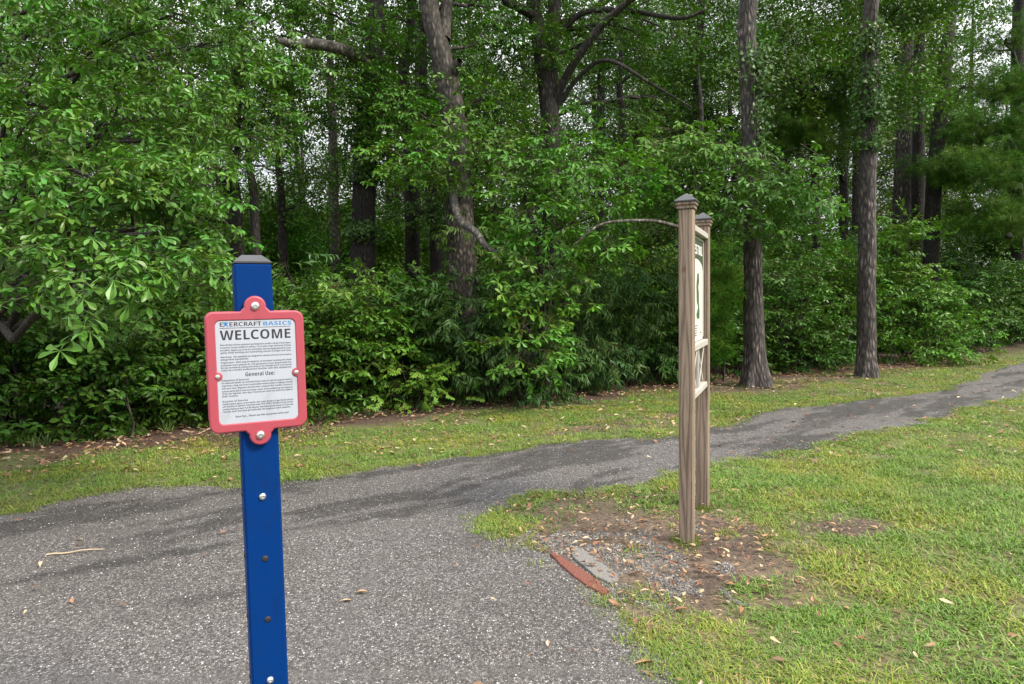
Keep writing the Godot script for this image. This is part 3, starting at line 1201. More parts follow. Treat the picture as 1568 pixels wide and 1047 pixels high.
# The moulded frame: a rounded rim with an ear above and below and two small ears inside, its edges rounded off.
func frame_mesh(w: float, h: float, thick: float) -> ArrayMesh:
	var outer := round_rect(w, h, 0.024)
	for s in [-1.0, 1.0]:
		var y: float = s * (h / 2 + 0.0135)
		outer = Geometry2D.merge_polygons(outer, disc(Vector2(0, y), 0.029))[0]
	outer = Geometry2D.offset_polygon(outer, 0.010, Geometry2D.JOIN_ROUND)[0]
	outer = Geometry2D.offset_polygon(outer, -0.010, Geometry2D.JOIN_ROUND)[0]
	outer = even(outer, 0.003)
	var inner := round_rect(w - 0.050, h - 0.050, 0.014)
	for s in [-1.0, 1.0]:
		inner = Geometry2D.clip_polygons(inner, disc(Vector2(s * (w / 2 - 0.025), -0.010), 0.0135))[0]
	inner = even(inner, 0.002)
	var st := begin()
	st.set_smooth_group(1)
	var r := 0.005
	var rings := []
	for k in 5:
		var t := k / 4.0 * PI / 2
		rings.append([r * (1 - cos(t)), thick - r + r * sin(t)])
	wall(st, moved_in(outer, r), 0.0, outer, r)
	wall(st, outer, r, outer, thick - r)
	wall(st, inner, thick - r, inner, 0.0)
	for k in 4:
		wall(st, moved_in(outer, rings[k][0]), rings[k][1], moved_in(outer, rings[k + 1][0]), rings[k + 1][1])
		wall(st, moved_in(inner, -rings[k + 1][0] * 0.7), rings[k + 1][1], moved_in(inner, -rings[k][0] * 0.7), rings[k][1])
	st.set_smooth_group(-1)
	var a := moved_in(outer, r)
	var b := moved_in(inner, -r * 0.7)
	for s in [-1.0, 1.0]:
		var half := PackedVector2Array([Vector2(0, -1), Vector2(s, -1), Vector2(s, 1), Vector2(0, 1)])
		for part in Geometry2D.intersect_polygons(a, half):
			for ring in Geometry2D.clip_polygons(part, b):
				var t := Geometry2D.triangulate_polygon(ring)
				for i in range(0, t.size(), 3):
					for z in [thick, 0.0]:
						var tri := [ring[t[i]], ring[t[i + 1]], ring[t[i + 2]]]
						var cw: bool = (tri[1] - tri[0]).cross(tri[2] - tri[0]) < 0
						if cw != (z > 0):
							tri.reverse()
						for p in tri:
							st.add_vertex(Vector3(p.x, p.y, z))
	return done(st)


func bolt_mesh(r: float) -> ArrayMesh:
	return lathe([Vector2(0, r * 0.12), Vector2(r * 0.3, r * 0.12), Vector2(r * 0.36, r * 0.62), Vector2(r * 0.55, r * 0.6), Vector2(r * 0.8, r * 0.42), Vector2(r * 0.98, r * 0.12), Vector2(r, 0), Vector2(r * 1.02, -0.001)], 22)


func make_welcome_sign() -> void:
	var top := 1.692
	var t := thing("welcome_sign", "blue square post with a pink framed WELCOME exercise sign standing in the asphalt", "sign post", Vector3(-0.742, 0, -1.880), deg_to_rad(26.0))
	var foot := ground_at(t.position.x, t.position.z) - 0.05
	var st := begin()
	add_box(st, Vector3(0.1, top - 0.024 - foot, 0.1), Transform3D(Basis(), Vector3(0, (top - 0.024 + foot) / 2, 0)), 0.006)
	obj("post", done(st), M.blue, t)
	st = begin()                        # low pyramid cap with its tip cut flat
	st.set_smooth_group(-1)
	var rows := [[0.049, 0.0], [0.0495, 0.005], [0.0265, 0.024]]
	for i in 2:
		for k in 4:
			var d := [Vector2(-1, 1), Vector2(1, 1), Vector2(1, -1), Vector2(-1, -1)]
			var p: Vector2 = d[k]
			var q: Vector2 = d[(k + 1) % 4]
			quad(st, Vector3(p.x * rows[i][0], rows[i][1], p.y * rows[i][0]), Vector3(p.x * rows[i + 1][0], rows[i + 1][1], p.y * rows[i + 1][0]), Vector3(q.x * rows[i + 1][0], rows[i + 1][1], q.y * rows[i + 1][0]), Vector3(q.x * rows[i][0], rows[i][1], q.y * rows[i][0]))
	var s := 0.0265
	quad(st, Vector3(-s, 0.024, s), Vector3(-s, 0.024, -s), Vector3(s, 0.024, -s), Vector3(s, 0.024, s))
	var cap := obj("post_cap", done(st), M.cap, t)
	cap.position = Vector3(0, top - 0.024, 0)
	var bolt := bolt_mesh(0.0125)
	var screw := bolt_mesh(0.0068)
	var plug := lathe([Vector2(0, 0.003), Vector2(0.005, 0.0028), Vector2(0.0085, 0.0012), Vector2(0.0095, -0.001)], 18)
	for b in [[1.005, true], [0.8235, false], [0.644, false], [0.462, true]]:
		var o := obj("bolt" if b[1] else "hole_plug", bolt if b[1] else plug, M.steel if b[1] else M.plug, t)
		o.position = Vector3(0, b[0], 0.0505)
		if b[1]:
			o.scale = Vector3.ONE * 0.86
		o = obj("hole_plug", plug, M.plug, t)
		o.position = Vector3(-0.0505, b[0] + 0.002, 0)
		o.rotation.y = -PI / 2
	var w := 0.257
	var h := 0.334
	var thick := 0.019
	var mid := 1.367
	var fm := frame_mesh(w, h, thick)
	for side in [0, 1]:
		var f := obj("sign_frame", fm, M.red, t)
		f.position = Vector3(0, mid, 0.051 if side == 0 else -0.051)
		f.rotation.y = PI * side
		var plate := box("sign_plate", Vector3(w - 0.04, h - 0.04, 0.004), Vector3(0, 0, thick - 0.0045), M.plate, f, 0.0005)
		plate.name = "sign_plate"
		if side == 1:
			continue
		for y in [h / 2 + 0.014, -h / 2 - 0.014]:
			var o := obj("bolt", bolt, M.steel, f)
			o.position = Vector3(0, y, thick)
		for x in [-1, 1]:
			var o := obj("screw", screw, M.steel, f)
			o.position = Vector3(x * (w / 2 - 0.0255), -0.010, thick)
	# the print lies on the front plate
	var p := Node3D.new()
	p.name = "sign_print"
	t.add_child(p)
	p.position = Vector3(0, mid, 0.051 + thick - 0.0026)
	var x0 := -0.094
	var wide := 0.185
	lettering("heading", "E", 0.0115, Vector3(x0, 0.1262, 0), M.ink, p, true, 1.2)
	lettering("heading", "ERCRAFT", 0.0115, Vector3(x0 + 0.0245, 0.1262, 0), M.ink, p, true, 1.0, HORIZONTAL_ALIGNMENT_LEFT, 0.082)
	lettering("heading", "BASICS", 0.0108, Vector3(x0 + 0.1110, 0.1265, 0), M.blue_ink, p, true, 1.0, HORIZONTAL_ALIGNMENT_LEFT, 0.075)
	# the X of the name is a blue leaping figure
	var fig := begin()
	fig.set_smooth_group(-1)
	for l in [[Vector2(-0.006, 0.0), Vector2(0.0005, 0.0065)], [Vector2(0.006, 0.0), Vector2(-0.0005, 0.0065)], [Vector2(-0.0065, 0.0115), Vector2(0.0005, 0.006)], [Vector2(0.0065, 0.0115), Vector2(-0.0005, 0.006)]]:
		var n: Vector2 = (l[1] - l[0]).normalized().orthogonal() * 0.0016
		quad(fig, Vector3(l[0].x - n.x, l[0].y - n.y, 0.0003), Vector3(l[0].x + n.x, l[0].y + n.y, 0.0003), Vector3(l[1].x + n.x, l[1].y + n.y, 0.0003), Vector3(l[1].x - n.x, l[1].y - n.y, 0.0003))
	var hd := disc(Vector2(0, 0.0112), 0.0021)
	for k in range(1, 27):
		for q in [hd[0], hd[k + 1], hd[k]]:
			fig.add_vertex(Vector3(q.x, q.y, 0.00035))
	var figure := obj("heading_mark", done(fig), M.blue_ink, p)
	figure.position = Vector3(x0 + 0.0168, 0.1262, 0)
	box("rule", Vector3(wide, 0.0016, 0.0004), Vector3(-0.001, 0.1220, 0), M.ink, p, 0.0001)
	lettering("heading", "WELCOME", 0.0262, Vector3(x0 + 0.001, 0.0888, 0), M.ink, p, true, 1.0, HORIZONTAL_ALIGNMENT_LEFT, 0.184)
	lettering("heading", "General Use:", 0.0108, Vector3(0.006, -0.0134, 0), M.ink, p, true, 1.0, HORIZONTAL_ALIGNMENT_CENTER, 0.077)
	var body := [
		[0.0735, "", "Exercraft Basics fitness equipment was designed to provide a variety of hard impact"],
		[0.0662, "", "on exercise routine suitable for children, 5 to 14 years of age. And levels of fitness"],
		[0.0588, "", "and ability. Regular use of the fun and healthy exercise equipment will increase"],
		[0.0519, "", "agility while building and maintaining muscle strength and tone."],
		[0.0403, "Warning:", "This equipment was designed for exercise and must not be used as"],
		[0.0335, "", "playground equipment."],
		[0.0251, "Important:", "Before using this equipment, we recommend consulting with a health"],
		[0.0177, "", "professional and/or physician for a full appraisement of your physical health first."],
		[0.0108, "", "We also recommend reading instruction on the intended use of each exercise"],
		[0.0040, "", "event by a health professional familiar with this equipment."],
		[-0.0240, "Frequency of Exercise", ""],
		[-0.0313, "", "For maximum benefit, we recommend users create an exercise program based on"],
		[-0.0387, "", "importance, using one of the recommended routines shown on signage included"],
		[-0.0461, "", "with each event. Beginners should create a program that includes a variety of"],
		[-0.0540, "", "exercise performed at least three days a week. As the conditioning and resistance"],
		[-0.0608, "", "of the user improves, more days of exercise per week may need to be added to"],
		[-0.0677, "", "their routine."],
		[-0.0819, "Duration of Exercise", ""],
		[-0.0893, "", "Health experts agree, to see results, also under 20 years of age should achieve"],
		[-0.0961, "", "and maintain an optimum heartrate range (THR) of 65 to 80 beats during exercise"],
		[-0.1035, "", "sessions lasting at least 15 to 60 minutes. Heartbeats should match on 15 seconds"],
		[-0.1104, "", "results and checked periodically throughout each session."],
	]
	for l in body:
		var x := x0
		if l[1]:
			var bold := lettering("text_line", l[1], 0.0048, Vector3(x, l[0], 0), M.ink, p, true, 1.0)
			x += bold.mesh.get_aabb().size.x + 0.004
		if l[2]:
			var line := lettering("text_line", l[2], 0.0042, Vector3(x, l[0], 0), M.ink, p, true, 1.0)
			var room := x0 + wide - x
			var has: float = line.mesh.get_aabb().size.x
			if l[2].length() > 60 or has > room:
				line.scale.x = room / has
	lettering("text_line", "Have Fun... Please use this equipment with care!", 0.0052, Vector3(0.008, -0.1262, 0), M.ink, p, true, 1.0, HORIZONTAL_ALIGNMENT_CENTER, 0.14)


func make_trail_sign() -> void:
	var t := thing("trail_sign", "weathered two-post timber trail sign with black caps seen nearly edge-on", "trail sign", Vector3(1.239, 0, -4.400), deg_to_rad(66.5))
	for x in [-0.3825, 0.3825]:
		var k := 0 if x < 0 else 1
		var up := 2.09 if k == 0 else 2.062
		var st := begin()
		add_box(st, Vector3(0.089, up + 0.08, 0.089), Transform3D(Basis(), Vector3(0, (up - 0.08) / 2, 0)), 0.006, Vector2(0.21 * k, 1.1))
		var post := obj("post", done(st), M.wood, t)
		post.position = Vector3(x, 0, 0)
		box("cap_moulding", Vector3(0.106, 0.020, 0.106), Vector3(0, up + 0.010, 0), M.wood, post, 0.004, Basis(), Vector2(0.3, 0.1))
		box("cap_moulding", Vector3(0.122, 0.022, 0.122), Vector3(0, up + 0.0315, 0), M.wood, post, 0.007, Basis(), Vector2(0.1, 0.3))
		st = begin()
		st.set_smooth_group(-1)
		var rows := [[0.052, 0.0], [0.066, 0.001], [0.066, 0.008], [0.035, 0.034], [0.004, 0.055]]
		var d := [Vector2(-1, 1), Vector2(1, 1), Vector2(1, -1), Vector2(-1, -1)]
		for i in 4:
			for q in 4:
				var a: Vector2 = d[q]
				var b: Vector2 = d[(q + 1) % 4]
				quad(st, Vector3(a.x * rows[i][0], rows[i][1], a.y * rows[i][0]), Vector3(a.x * rows[i + 1][0], rows[i + 1][1], a.y * rows[i + 1][0]), Vector3(b.x * rows[i + 1][0], rows[i + 1][1], b.y * rows[i + 1][0]), Vector3(b.x * rows[i][0], rows[i][1], b.y * rows[i][0]))
		obj("post_cap", done(st), M.cap, post).position = Vector3(0, up + 0.0425, 0)
	var inner := 0.676
	box("top_rail", Vector3(inner, 0.04, 0.084), Vector3(0, 1.985, 0), M.painted_wood, t)
	box("middle_rail", Vector3(inner, 0.042, 0.084), Vector3(0, 1.232, 0), M.painted_wood, t, 0.004, Basis(), Vector2(0.2, 0.7))
	box("bottom_rail", Vector3(inner, 0.04, 0.05), Vector3(0, 0.925, 0.012), M.painted_wood, t, 0.004, Basis(), Vector2(0.1, 0.2))
	for x in [-0.024, 0.024]:
		box("lattice_bar", Vector3(0.016, 0.264, 0.018), Vector3(x, 1.078, 0.012), M.painted_wood, t, 0.003)
	for c in [-0.178, 0.178]:
		for s in [-1, 1]:
			var turn := Basis(Vector3(0, 0, 1), s * atan2(0.262, 0.262))
			box("lattice_diagonal", Vector3(0.355, 0.026, 0.006), Vector3(c, 1.078, 0.012 + 0.0036 * s), M.painted_wood, t, 0.003, turn)
	# printed board: green head with white letters over an arched white field with a map
	var b := box("sign_board", Vector3(0.64, 0.7, 0.012), Vector3(0, 1.606, 0), M.board, t, 0.002)
	for e in [[Vector3(0.66, 0.014, 0.024), Vector3(0, 0.343, 0)], [Vector3(0.014, 0.672, 0.024), Vector3(0.323, 0, 0)], [Vector3(0.014, 0.672, 0.024), Vector3(-0.323, 0, 0)]]:
		box("board_edge", e[0], e[1], M.painted_wood, b, 0.002)
	var head := PackedVector2Array([Vector2(-0.315, 0.335), Vector2(-0.315, 0.13)])
	for k in 25:
		var a := PI - PI * k / 24.0
		head.append(Vector2(cos(a) * 0.312, 0.13 + sin(a) * 0.075))
	head.append_array(PackedVector2Array([Vector2(0.315, 0.13), Vector2(0.315, 0.335)]))
	flat("board_head", head, 0.0068, M.board_green, b)
	lettering("board_lettering", "FITNESS TRAIL", 0.062, Vector3(0, 0.235, 0.0072), M.white_ink, b, true, 1.0, HORIZONTAL_ALIGNMENT_CENTER, 0.56)
	var trail := PackedVector2Array()
	rng.seed = 3
	var spine := [Vector2(0.07, 0.11), Vector2(0.075, 0.05), Vector2(0.05, 0.02), Vector2(0.09, -0.03), Vector2(0.055, -0.08), Vector2(0.1, -0.12), Vector2(0.08, -0.17), Vector2(0.1, -0.2)]
	for q in spine:
		trail.append(q + Vector2(0.045 * rnd(0.3, 1.5), 0))
	for k in range(spine.size() - 1, -1, -1):
		trail.append(spine[k] - Vector2(0.06 * rnd(0.3, 1.5), 0))
	flat("board_map", trail, 0.0068, M.board_map, b)
	for k in 5:
		box("board_line", Vector3(0.16 - 0.02 * (k % 3), 0.005, 0.0008), Vector3(-0.02 - 0.01 * k, -0.245 - 0.016 * k, 0.0064), M.ink, b, 0.0002)
	box("board_line", Vector3(0.05, 0.008, 0.0008), Vector3(0.2, -0.3, 0.0064), M.ink, b, 0.0002)


func flat(called: String, poly: PackedVector2Array, z: float, m: Material, parent: Node) -> void:
	var st := begin()
	st.set_smooth_group(-1)
	var t := Geometry2D.triangulate_polygon(poly)
	for i in range(0, t.size(), 3):
		var tri := [poly[t[i]], poly[t[i + 1]], poly[t[i + 2]]]
		if (tri[1] - tri[0]).cross(tri[2] - tri[0]) > 0:
			tri.reverse()
		for p in tri:
			st.add_vertex(Vector3(p.x, p.y, z))
	obj(called, done(st), m, parent)


# ------------------------------------------------------------------ the sky
func sky() -> PanoramaSkyMaterial:
	var w := 512
	var h := 256
	var im := Image.create(w, h, false, Image.FORMAT_RGBF)
	var cl := noise(FastNoiseLite.TYPE_SIMPLEX_SMOOTH, 1.6, 12, 5)
	for y in h:
		var up := (0.5 - (y + 0.5) / h) * PI
		for x in w:
			var a := TAU * (x + 0.5) / w
			var d := Vector3(cos(a) * cos(up), sin(up), sin(a) * cos(up))
			var grade := (1.0 + 2.0 * maxf(0.0, d.y)) / 3.0      # an overcast sky is three times brighter overhead
			var q := d / (absf(d.y) + 0.25)
			var n := cl.get_noise_3d(q.x, q.y * 0.3, q.z)
			var c := Color(0.97, 0.985, 1.01).lerp(Color(0.84, 0.90, 1.0), clampf(-n * 1.6, 0, 1)) * (1.0 + 0.3 * n)
			if d.y < 0:
				c = Color(0.25, 0.27, 0.22)
				grade = 0.33
			c = c * grade * SKY
			im.set_pixel(x, y, Color(c.r, c.g, c.b))
	var m := PanoramaSkyMaterial.new()
	m.panorama = ImageTexture.create_from_image(im)
	return m


const SKY := 2.25


# ------------------------------------------------------------------ the wood
func lift(p: Vector3) -> Vector3:
	return Vector3(p.x, ground_at(p.x, p.z) - 0.05, p.z)


func up_trunk(points: Array, tall: float) -> Array:
	# from the ground under the lowest point through the points and on up to its full height
	var a: Vector3 = points[0]
	var b: Vector3 = points[-1]
	var out := [lift(a)]
	for p in points:
		if p.y > 0.4:
			out.append(p)
	if tall > b.y + 1.0:
		var d: Vector3 = (points[-1] - points[-2]).normalized() if points.size() > 1 else Vector3.UP
		d = (d + Vector3.UP * 1.5).normalized()
		out.append(b + d * (tall - b.y) * 0.5 + Vector3(0.1, 0, 0.05))
		out.append(b + d * (tall - b.y))
	return out


func thinning(n: int, r: float, last := 0.3) -> Array:
	var out := []
	for i in n:
		out.append(r * lerpf(1.12, last, pow(float(i) / (n - 1), 1.2)))
	return out


func ivy_on(label: String, points: Array, r: float, n: int, side: float, spread: float) -> void:
	rng.seed = hash(label)
	var foot: Vector3 = lift(points[0])
	var t := thing("climbing_ivy", label, "ivy", foot, 0.0, "ivy on the trunks")
	var bufs := [PackedFloat32Array(), PackedFloat32Array()]
	var stem := []
	for i in 9:
		var k := i / 8.0 * (points.size() - 1)
		var j := mini(int(k), points.size() - 2)
		var c: Vector3 = points[j].lerp(points[j + 1], k - j)
		stem.append(c - foot + Vector3(cos(side), 0, sin(side)).rotated(Vector3.UP, rnd(-0.3, 0.3)) * (r + 0.01))
	for i in n:
		var k := rng.randf() * (points.size() - 1)
		var j := mini(int(k), points.size() - 2)
		var c: Vector3 = points[j].lerp(points[j + 1], k - j)
		if patchy.get_noise_2d(c.y * 25.0 + side * 100, c.x * 10) < -0.12:
			continue
		var a := side + rng.randfn(0, spread)
		var out := Vector3(cos(a), 0, sin(a))
		var b := Basis(Vector3.UP, rnd(-0.6, 0.6)) * Basis.looking_at(-(out + Vector3.UP * 0.7).normalized(), Vector3.UP) * Basis(Vector3.RIGHT, -PI / 2)
		var s := rnd(0.8, 1.5)
		put(bufs[i % 2], b.scaled(Vector3(s, s, s)), c - foot + out * (r + rnd(0.0, 0.12)), tone(Color(1, 1, 1), 0.3))
	var st := begin()
	add_tube(st, stem, taper(0.018, 0.008, 8), 6)
	obj("stem", done(st), M.bark, t)
	for k in 2:
		scatter("foliage", LEAVES.ivy[k], M.leaf, bufs[k], t)


# The oak whose low boughs hang into the picture from the left; the leaves nearest the eye are single parts.
func make_near_oak() -> void:
	var label := "large oak with spoon-shaped bright leaves, its low boughs reaching in from the left"
	var lumps_ := [
		[Vector3(-4.00, 3.90, -5.60), Vector3(0.6, 0.4, 0.6), 62], [Vector3(-3.54, 3.95, -6.00), Vector3(0.6, 0.4, 0.6), 62], [Vector3(-3.05, 4.30, -6.60), Vector3(0.6, 0.4, 0.6), 48],
		[Vector3(-3.50, 3.11, -5.20), Vector3(0.55, 0.35, 0.5), 60], [Vector3(-3.09, 3.19, -5.60), Vector3(0.5, 0.35, 0.5), 56], [Vector3(-2.86, 3.54, -6.40), Vector3(0.5, 0.35, 0.5), 44], [Vector3(-2.70, 4.40, -7.20), Vector3(0.5, 0.4, 0.5), 40], [Vector3(-2.75, 3.49, -7.40), Vector3(0.4, 0.3, 0.4), 26],
		[Vector3(-3.58, 2.65, -4.80), Vector3(0.45, 0.3, 0.4), 52], [Vector3(-3.01, 2.39, -4.70), Vector3(0.45, 0.25, 0.4), 60], [Vector3(-2.66, 2.37, -4.90), Vector3(0.45, 0.25, 0.4), 56], [Vector3(-2.43, 2.18, -5.10), Vector3(0.3, 0.16, 0.25), 24],
		[Vector3(-3.11, 2.07, -4.30), Vector3(0.35, 0.2, 0.3), 42], [Vector3(-2.64, 1.87, -4.20), Vector3(0.32, 0.18, 0.3), 44], [Vector3(-2.44, 1.84, -4.40), Vector3(0.28, 0.16, 0.3), 34], [Vector3(-2.68, 1.72, -4.00), Vector3(0.24, 0.10, 0.2), 20], [Vector3(-2.60, 1.53, -4.00), Vector3(0.06, 0.10, 0.08), 6],
		[Vector3(-2.40, 1.77, -4.90), Vector3(0.2, 0.12, 0.2), 18], [Vector3(-2.25, 2.11, -5.20), Vector3(0.14, 0.06, 0.1), 9], [Vector3(-2.71, 2.67, -5.20), Vector3(0.4, 0.2, 0.35), 36],
		[Vector3(-4.89, 3.60, -5.60), Vector3(0.8, 0.5, 0.7), 60], [Vector3(-4.44, 2.42, -5.00), Vector3(0.7, 0.4, 0.6), 60], [Vector3(-4.12, 4.86, -6.00), Vector3(0.9, 0.6, 0.9), 70], [Vector3(-3.21, 5.11, -6.50), Vector3(0.9, 0.6, 0.9), 70], [Vector3(-6.04, 5.76, -6.50), Vector3(1.2, 0.9, 1.2), 80], [Vector3(-4.57, 7.05, -7.50), Vector3(1.3, 0.9, 1.3), 90],
	]
	rng.seed = 5
	var foot := lift(Vector3(-6.4, 0, -7.6))
	var t := thing("oak_tree", label, "tree", foot, 0.0, "")
	var pts := [Vector3.ZERO, Vector3(0.1, 1.5, 0.1), Vector3(0.3, 3.2, 0.4), Vector3(0.5, 5.5, 0.7), Vector3(0.8, 8.5, 0.9)]
	var f := finer(pts, [0.3, 0.24, 0.2, 0.15, 0.06], 0.2)
	var st := begin()
	add_tube(st, f[0], f[1], 16, 0.12, 0.5)
	obj("trunk", done(st), M.bark, t)
	var bufs := [PackedFloat32Array(), PackedFloat32Array()]
	for l in lumps_:
		var c: Vector3 = l[0] - foot
		var from: Vector3 = f[0][clampi(int((c.y - 0.9) / 0.2), 5, f[0].size() - 1)]
		var far := from.distance_to(c)
		st = begin()
		var b := bend(from, c, 0.16 * far, 0.02 * far, 9)
		add_tube(st, b, taper(0.012 + 0.009 * far, 0.008, 9), 7)
		for k in 5:
			add_tube(st, bend(b[5 + k % 4], c + bell(0.55) * l[1], 0.06, 0.02, 4), taper(0.010, 0.003, 4), 4)
		obj("limb", done(st), M.bark, t)
		fill(bufs, [c, l[1], int(l[2] * 1.3)], Color(1.05, 1.08, 0.95), 0.42, 0.94, 6.0)
	# the sprays nearest the eye: every leaf a part
	var eye := Vector3(0, 1.55, 0) - foot
	var order := []
	for q in 2:
		for i in bufs[q].size() / 16:
			var o: int = i * 16
			var p := Vector3(bufs[q][o + 3], bufs[q][o + 7], bufs[q][o + 11])
			var d := p - eye
			if absf(d.x / d.z) < 0.76 and d.z < 0 and d.y / -d.z < 0.42:
				order.append([d.length(), q, o])
	order.sort_custom(func(a, b): return a[0] < b[0])
	var single := []
	for k in 6:
		rng.seed = 60 + k
		st = begin()
		add_leaf(st, Transform3D(), rnd(0.09, 0.125), rnd(0.03, 0.042), SPATULA, rnd(0.3, 0.7), rnd(0.05, 0.4), tone(Color(0.085, 0.185, 0.03), 0.28))
		single.append(done(st))
	rng.seed = 71
	var gone := {}
	st = begin()
	for e in order.slice(0, 27):
		var a: PackedFloat32Array = bufs[e[1]].slice(e[2], e[2] + 16)
		gone[Vector2i(e[1], e[2])] = true
		var x := Transform3D(Basis(Vector3(a[0], a[4], a[8]), Vector3(a[1], a[5], a[9]), Vector3(a[2], a[6], a[10])), Vector3(a[3], a[7], a[11]))
		add_tube(st, [x.origin, x * Vector3(0.2, 0, 0)], [0.0032, 0.0018], 4)
		for i in 11:
			var fr := frame_at(Vector3(0.2, 0, 0), TAU * (i + rnd(-0.3, 0.3)) / 7.0, rnd(-0.95, 0.25), rnd(-0.6, 0.6))
			if i >= 7:
				fr = frame_at(Vector3(0.04 + 0.035 * (i - 7), 0, 0), (1.0 if i % 2 else -1.0) * rnd(0.7, 1.3), rnd(-0.4, 0.5), rnd(-0.5, 0.5))
			var leaf := obj("leaf", single[rng.randi() % 6], M.oak_leaf, t)
			leaf.transform = x * fr
	obj("twig", done(st), M.bark, t)
	for q in 2:
		var kept := PackedFloat32Array()
		for i in bufs[q].size() / 16:
			if not gone.has(Vector2i(q, i * 16)):
				kept.append_array(bufs[q].slice(i * 16, i * 16 + 16))
		scatter("crown", LEAVES.whorl[q], M.oak_leaf, kept, t)


func make_wood() -> void:
	make_near_oak()
	# --- trees that stand out, left to right
	var dark := "trunks that show between the leaves"
	var g := Color(0.95, 1.0, 0.9)
	tree("oak_tree", "oak with two dark crooked stems just left of and above the blue post", "", up_trunk([Vector3(-5.18, 3.25, -12.50), Vector3(-5.22, 3.99, -12.50), Vector3(-5.11, 4.83, -12.50)], 9.0), thinning(5, 0.12), M.dark_bark, "oak",
		[[Vector3(-5.18, 4.02, -11.00), Vector3(0.9, 0.6, 0.8), 110], [Vector3(-6.32, 3.08, -11.00), Vector3(1.0, 0.6, 0.8), 120], [Vector3(-7.83, 3.51, -11.50), Vector3(1.1, 0.8, 0.8), 120], [Vector3(-5.02, 5.46, -11.50), Vector3(1.0, 0.6, 0.8), 100], [Vector3(-6.68, 4.96, -12.00), Vector3(1.2, 0.7, 0.9), 120], [Vector3(-8.40, 5.68, -12.00), Vector3(1.3, 0.8, 0.9), 110], [Vector3(-4.38, 5.30, -12.50), Vector3(0.8, 0.5, 0.7), 70], [Vector3(-4.95, 6.87, -12.00), Vector3(1.3, 0.8, 1.0), 120], [Vector3(-7.27, 6.91, -12.00), Vector3(1.4, 0.8, 1.0), 120], [Vector3(-6.28, 8.75, -12.50), Vector3(1.8, 1.2, 1.5), 150]], g * 1.1,
		{"limbs": [[[Vector3(-5.19, 3.62, -12.50), Vector3(-5.34, 3.71, -12.30), Vector3(-5.39, 4.29, -12.20)], [0.09, 0.07, 0.04]]]})
	tree("oak_tree", "slim dark trunk leaning left, second of the thin stems left of the ivy trunk", "", up_trunk([Vector3(-4.64, 2.83, -12.00), Vector3(-4.64, 3.65, -12.00), Vector3(-4.70, 4.17, -12.00)], 7.5), thinning(5, 0.085), M.dark_bark, "oak",
		[[Vector3(-4.49, 4.87, -11.80), Vector3(0.7, 0.4, 0.7), 60], [Vector3(-3.94, 5.95, -12.00), Vector3(0.8, 0.5, 0.7), 70], [Vector3(-3.90, 6.85, -12.00), Vector3(0.9, 0.6, 0.8), 80]], g)
	tree("sapling", "thin stem with side twigs between the slim dark trunk and the pale trunk", "", up_trunk([Vector3(-4.84, 3.17, -14.00), Vector3(-4.83, 3.99, -14.00), Vector3(-4.89, 4.80, -14.00)], 6.5), thinning(5, 0.09), M.bark, "canopy",
		[[Vector3(-4.82, 4.40, -14.00), Vector3(0.9, 0.4, 0.7), 34], [Vector3(-5.25, 3.86, -14.00), Vector3(0.6, 0.3, 0.6), 26], [Vector3(-4.45, 3.78, -14.50), Vector3(0.7, 0.4, 0.7), 30], [Vector3(-4.51, 5.20, -14.00), Vector3(0.7, 0.35, 0.7), 22]], Color(1.3, 1.35, 1.0))
	tree("gum_tree", "straight pale thin trunk standing in a gap of sky left of the ivy trunk", "", up_trunk([Vector3(-4.52, 3.66, -17.00), Vector3(-4.48, 5.97, -17.00), Vector3(-4.50, 7.27, -17.00)], 12.0), thinning(6, 0.125, 0.4), M.pale_bark, "canopy",
		[[Vector3(-4.91, 7.77, -17.00), Vector3(1.0, 0.7, 1.0), 50], [Vector3(-3.89, 8.56, -17.00), Vector3(1.2, 0.7, 1.0), 60], [Vector3(-3.99, 5.47, -17.00), Vector3(0.6, 0.4, 0.6), 16], [Vector3(-4.66, 10.17, -17.00), Vector3(2.0, 1.2, 1.6), 110]], g * 1.15)
	tree("oak_tree", "thick dark ivy-clad trunk with a big pale broken limb reaching left", "", up_trunk([Vector3(-2.92, 2.38, -13.00), Vector3(-2.76, 4.92, -13.00), Vector3(-2.55, 6.65, -13.00), Vector3(-2.47, 7.76, -13.00)], 14.0), thinning(7, 0.24, 0.25), M.dark_bark, "oak",
		[[Vector3(-3.58, 7.07, -12.50), Vector3(0.8, 0.4, 0.8), 60], [Vector3(-2.65, 6.21, -12.30), Vector3(0.6, 0.5, 0.6), 80], [Vector3(-2.00, 5.29, -12.20), Vector3(0.6, 0.5, 0.6), 80], [Vector3(-2.83, 5.36, -12.20), Vector3(0.6, 0.35, 0.6), 60], [Vector3(-2.18, 4.40, -12.40), Vector3(0.5, 0.5, 0.5), 60], [Vector3(-1.96, 7.14, -13.00), Vector3(0.7, 0.6, 0.8), 60], [Vector3(-3.43, 8.38, -13.00), Vector3(1.8, 1.0, 1.6), 120], [Vector3(-1.59, 9.36, -13.50), Vector3(1.8, 1.2, 1.6), 120]], g,
		{"limbs": [[[Vector3(-2.67, 6.04, -13.00), Vector3(-2.74, 5.98, -11.90), Vector3(-3.17, 5.96, -11.40), Vector3(-3.66, 5.91, -11.20), Vector3(-3.82, 5.96, -11.15)], [0.115, 0.105, 0.09, 0.07, 0.03], M.bleached_bark], [[Vector3(-3.17, 5.98, -11.40), Vector3(-3.36, 6.11, -11.30), Vector3(-3.70, 6.12, -11.20)], [0.02, 0.015, 0.006]]]})
	ivy_on("ivy climbing the thick dark trunk under the broken pale limb", [Vector3(-2.92, 2.38, -13.00), Vector3(-2.85, 3.66, -13.00), Vector3(-2.76, 4.92, -13.00), Vector3(-2.59, 6.28, -13.00)], 0.25, 620, 1.4, 0.9)
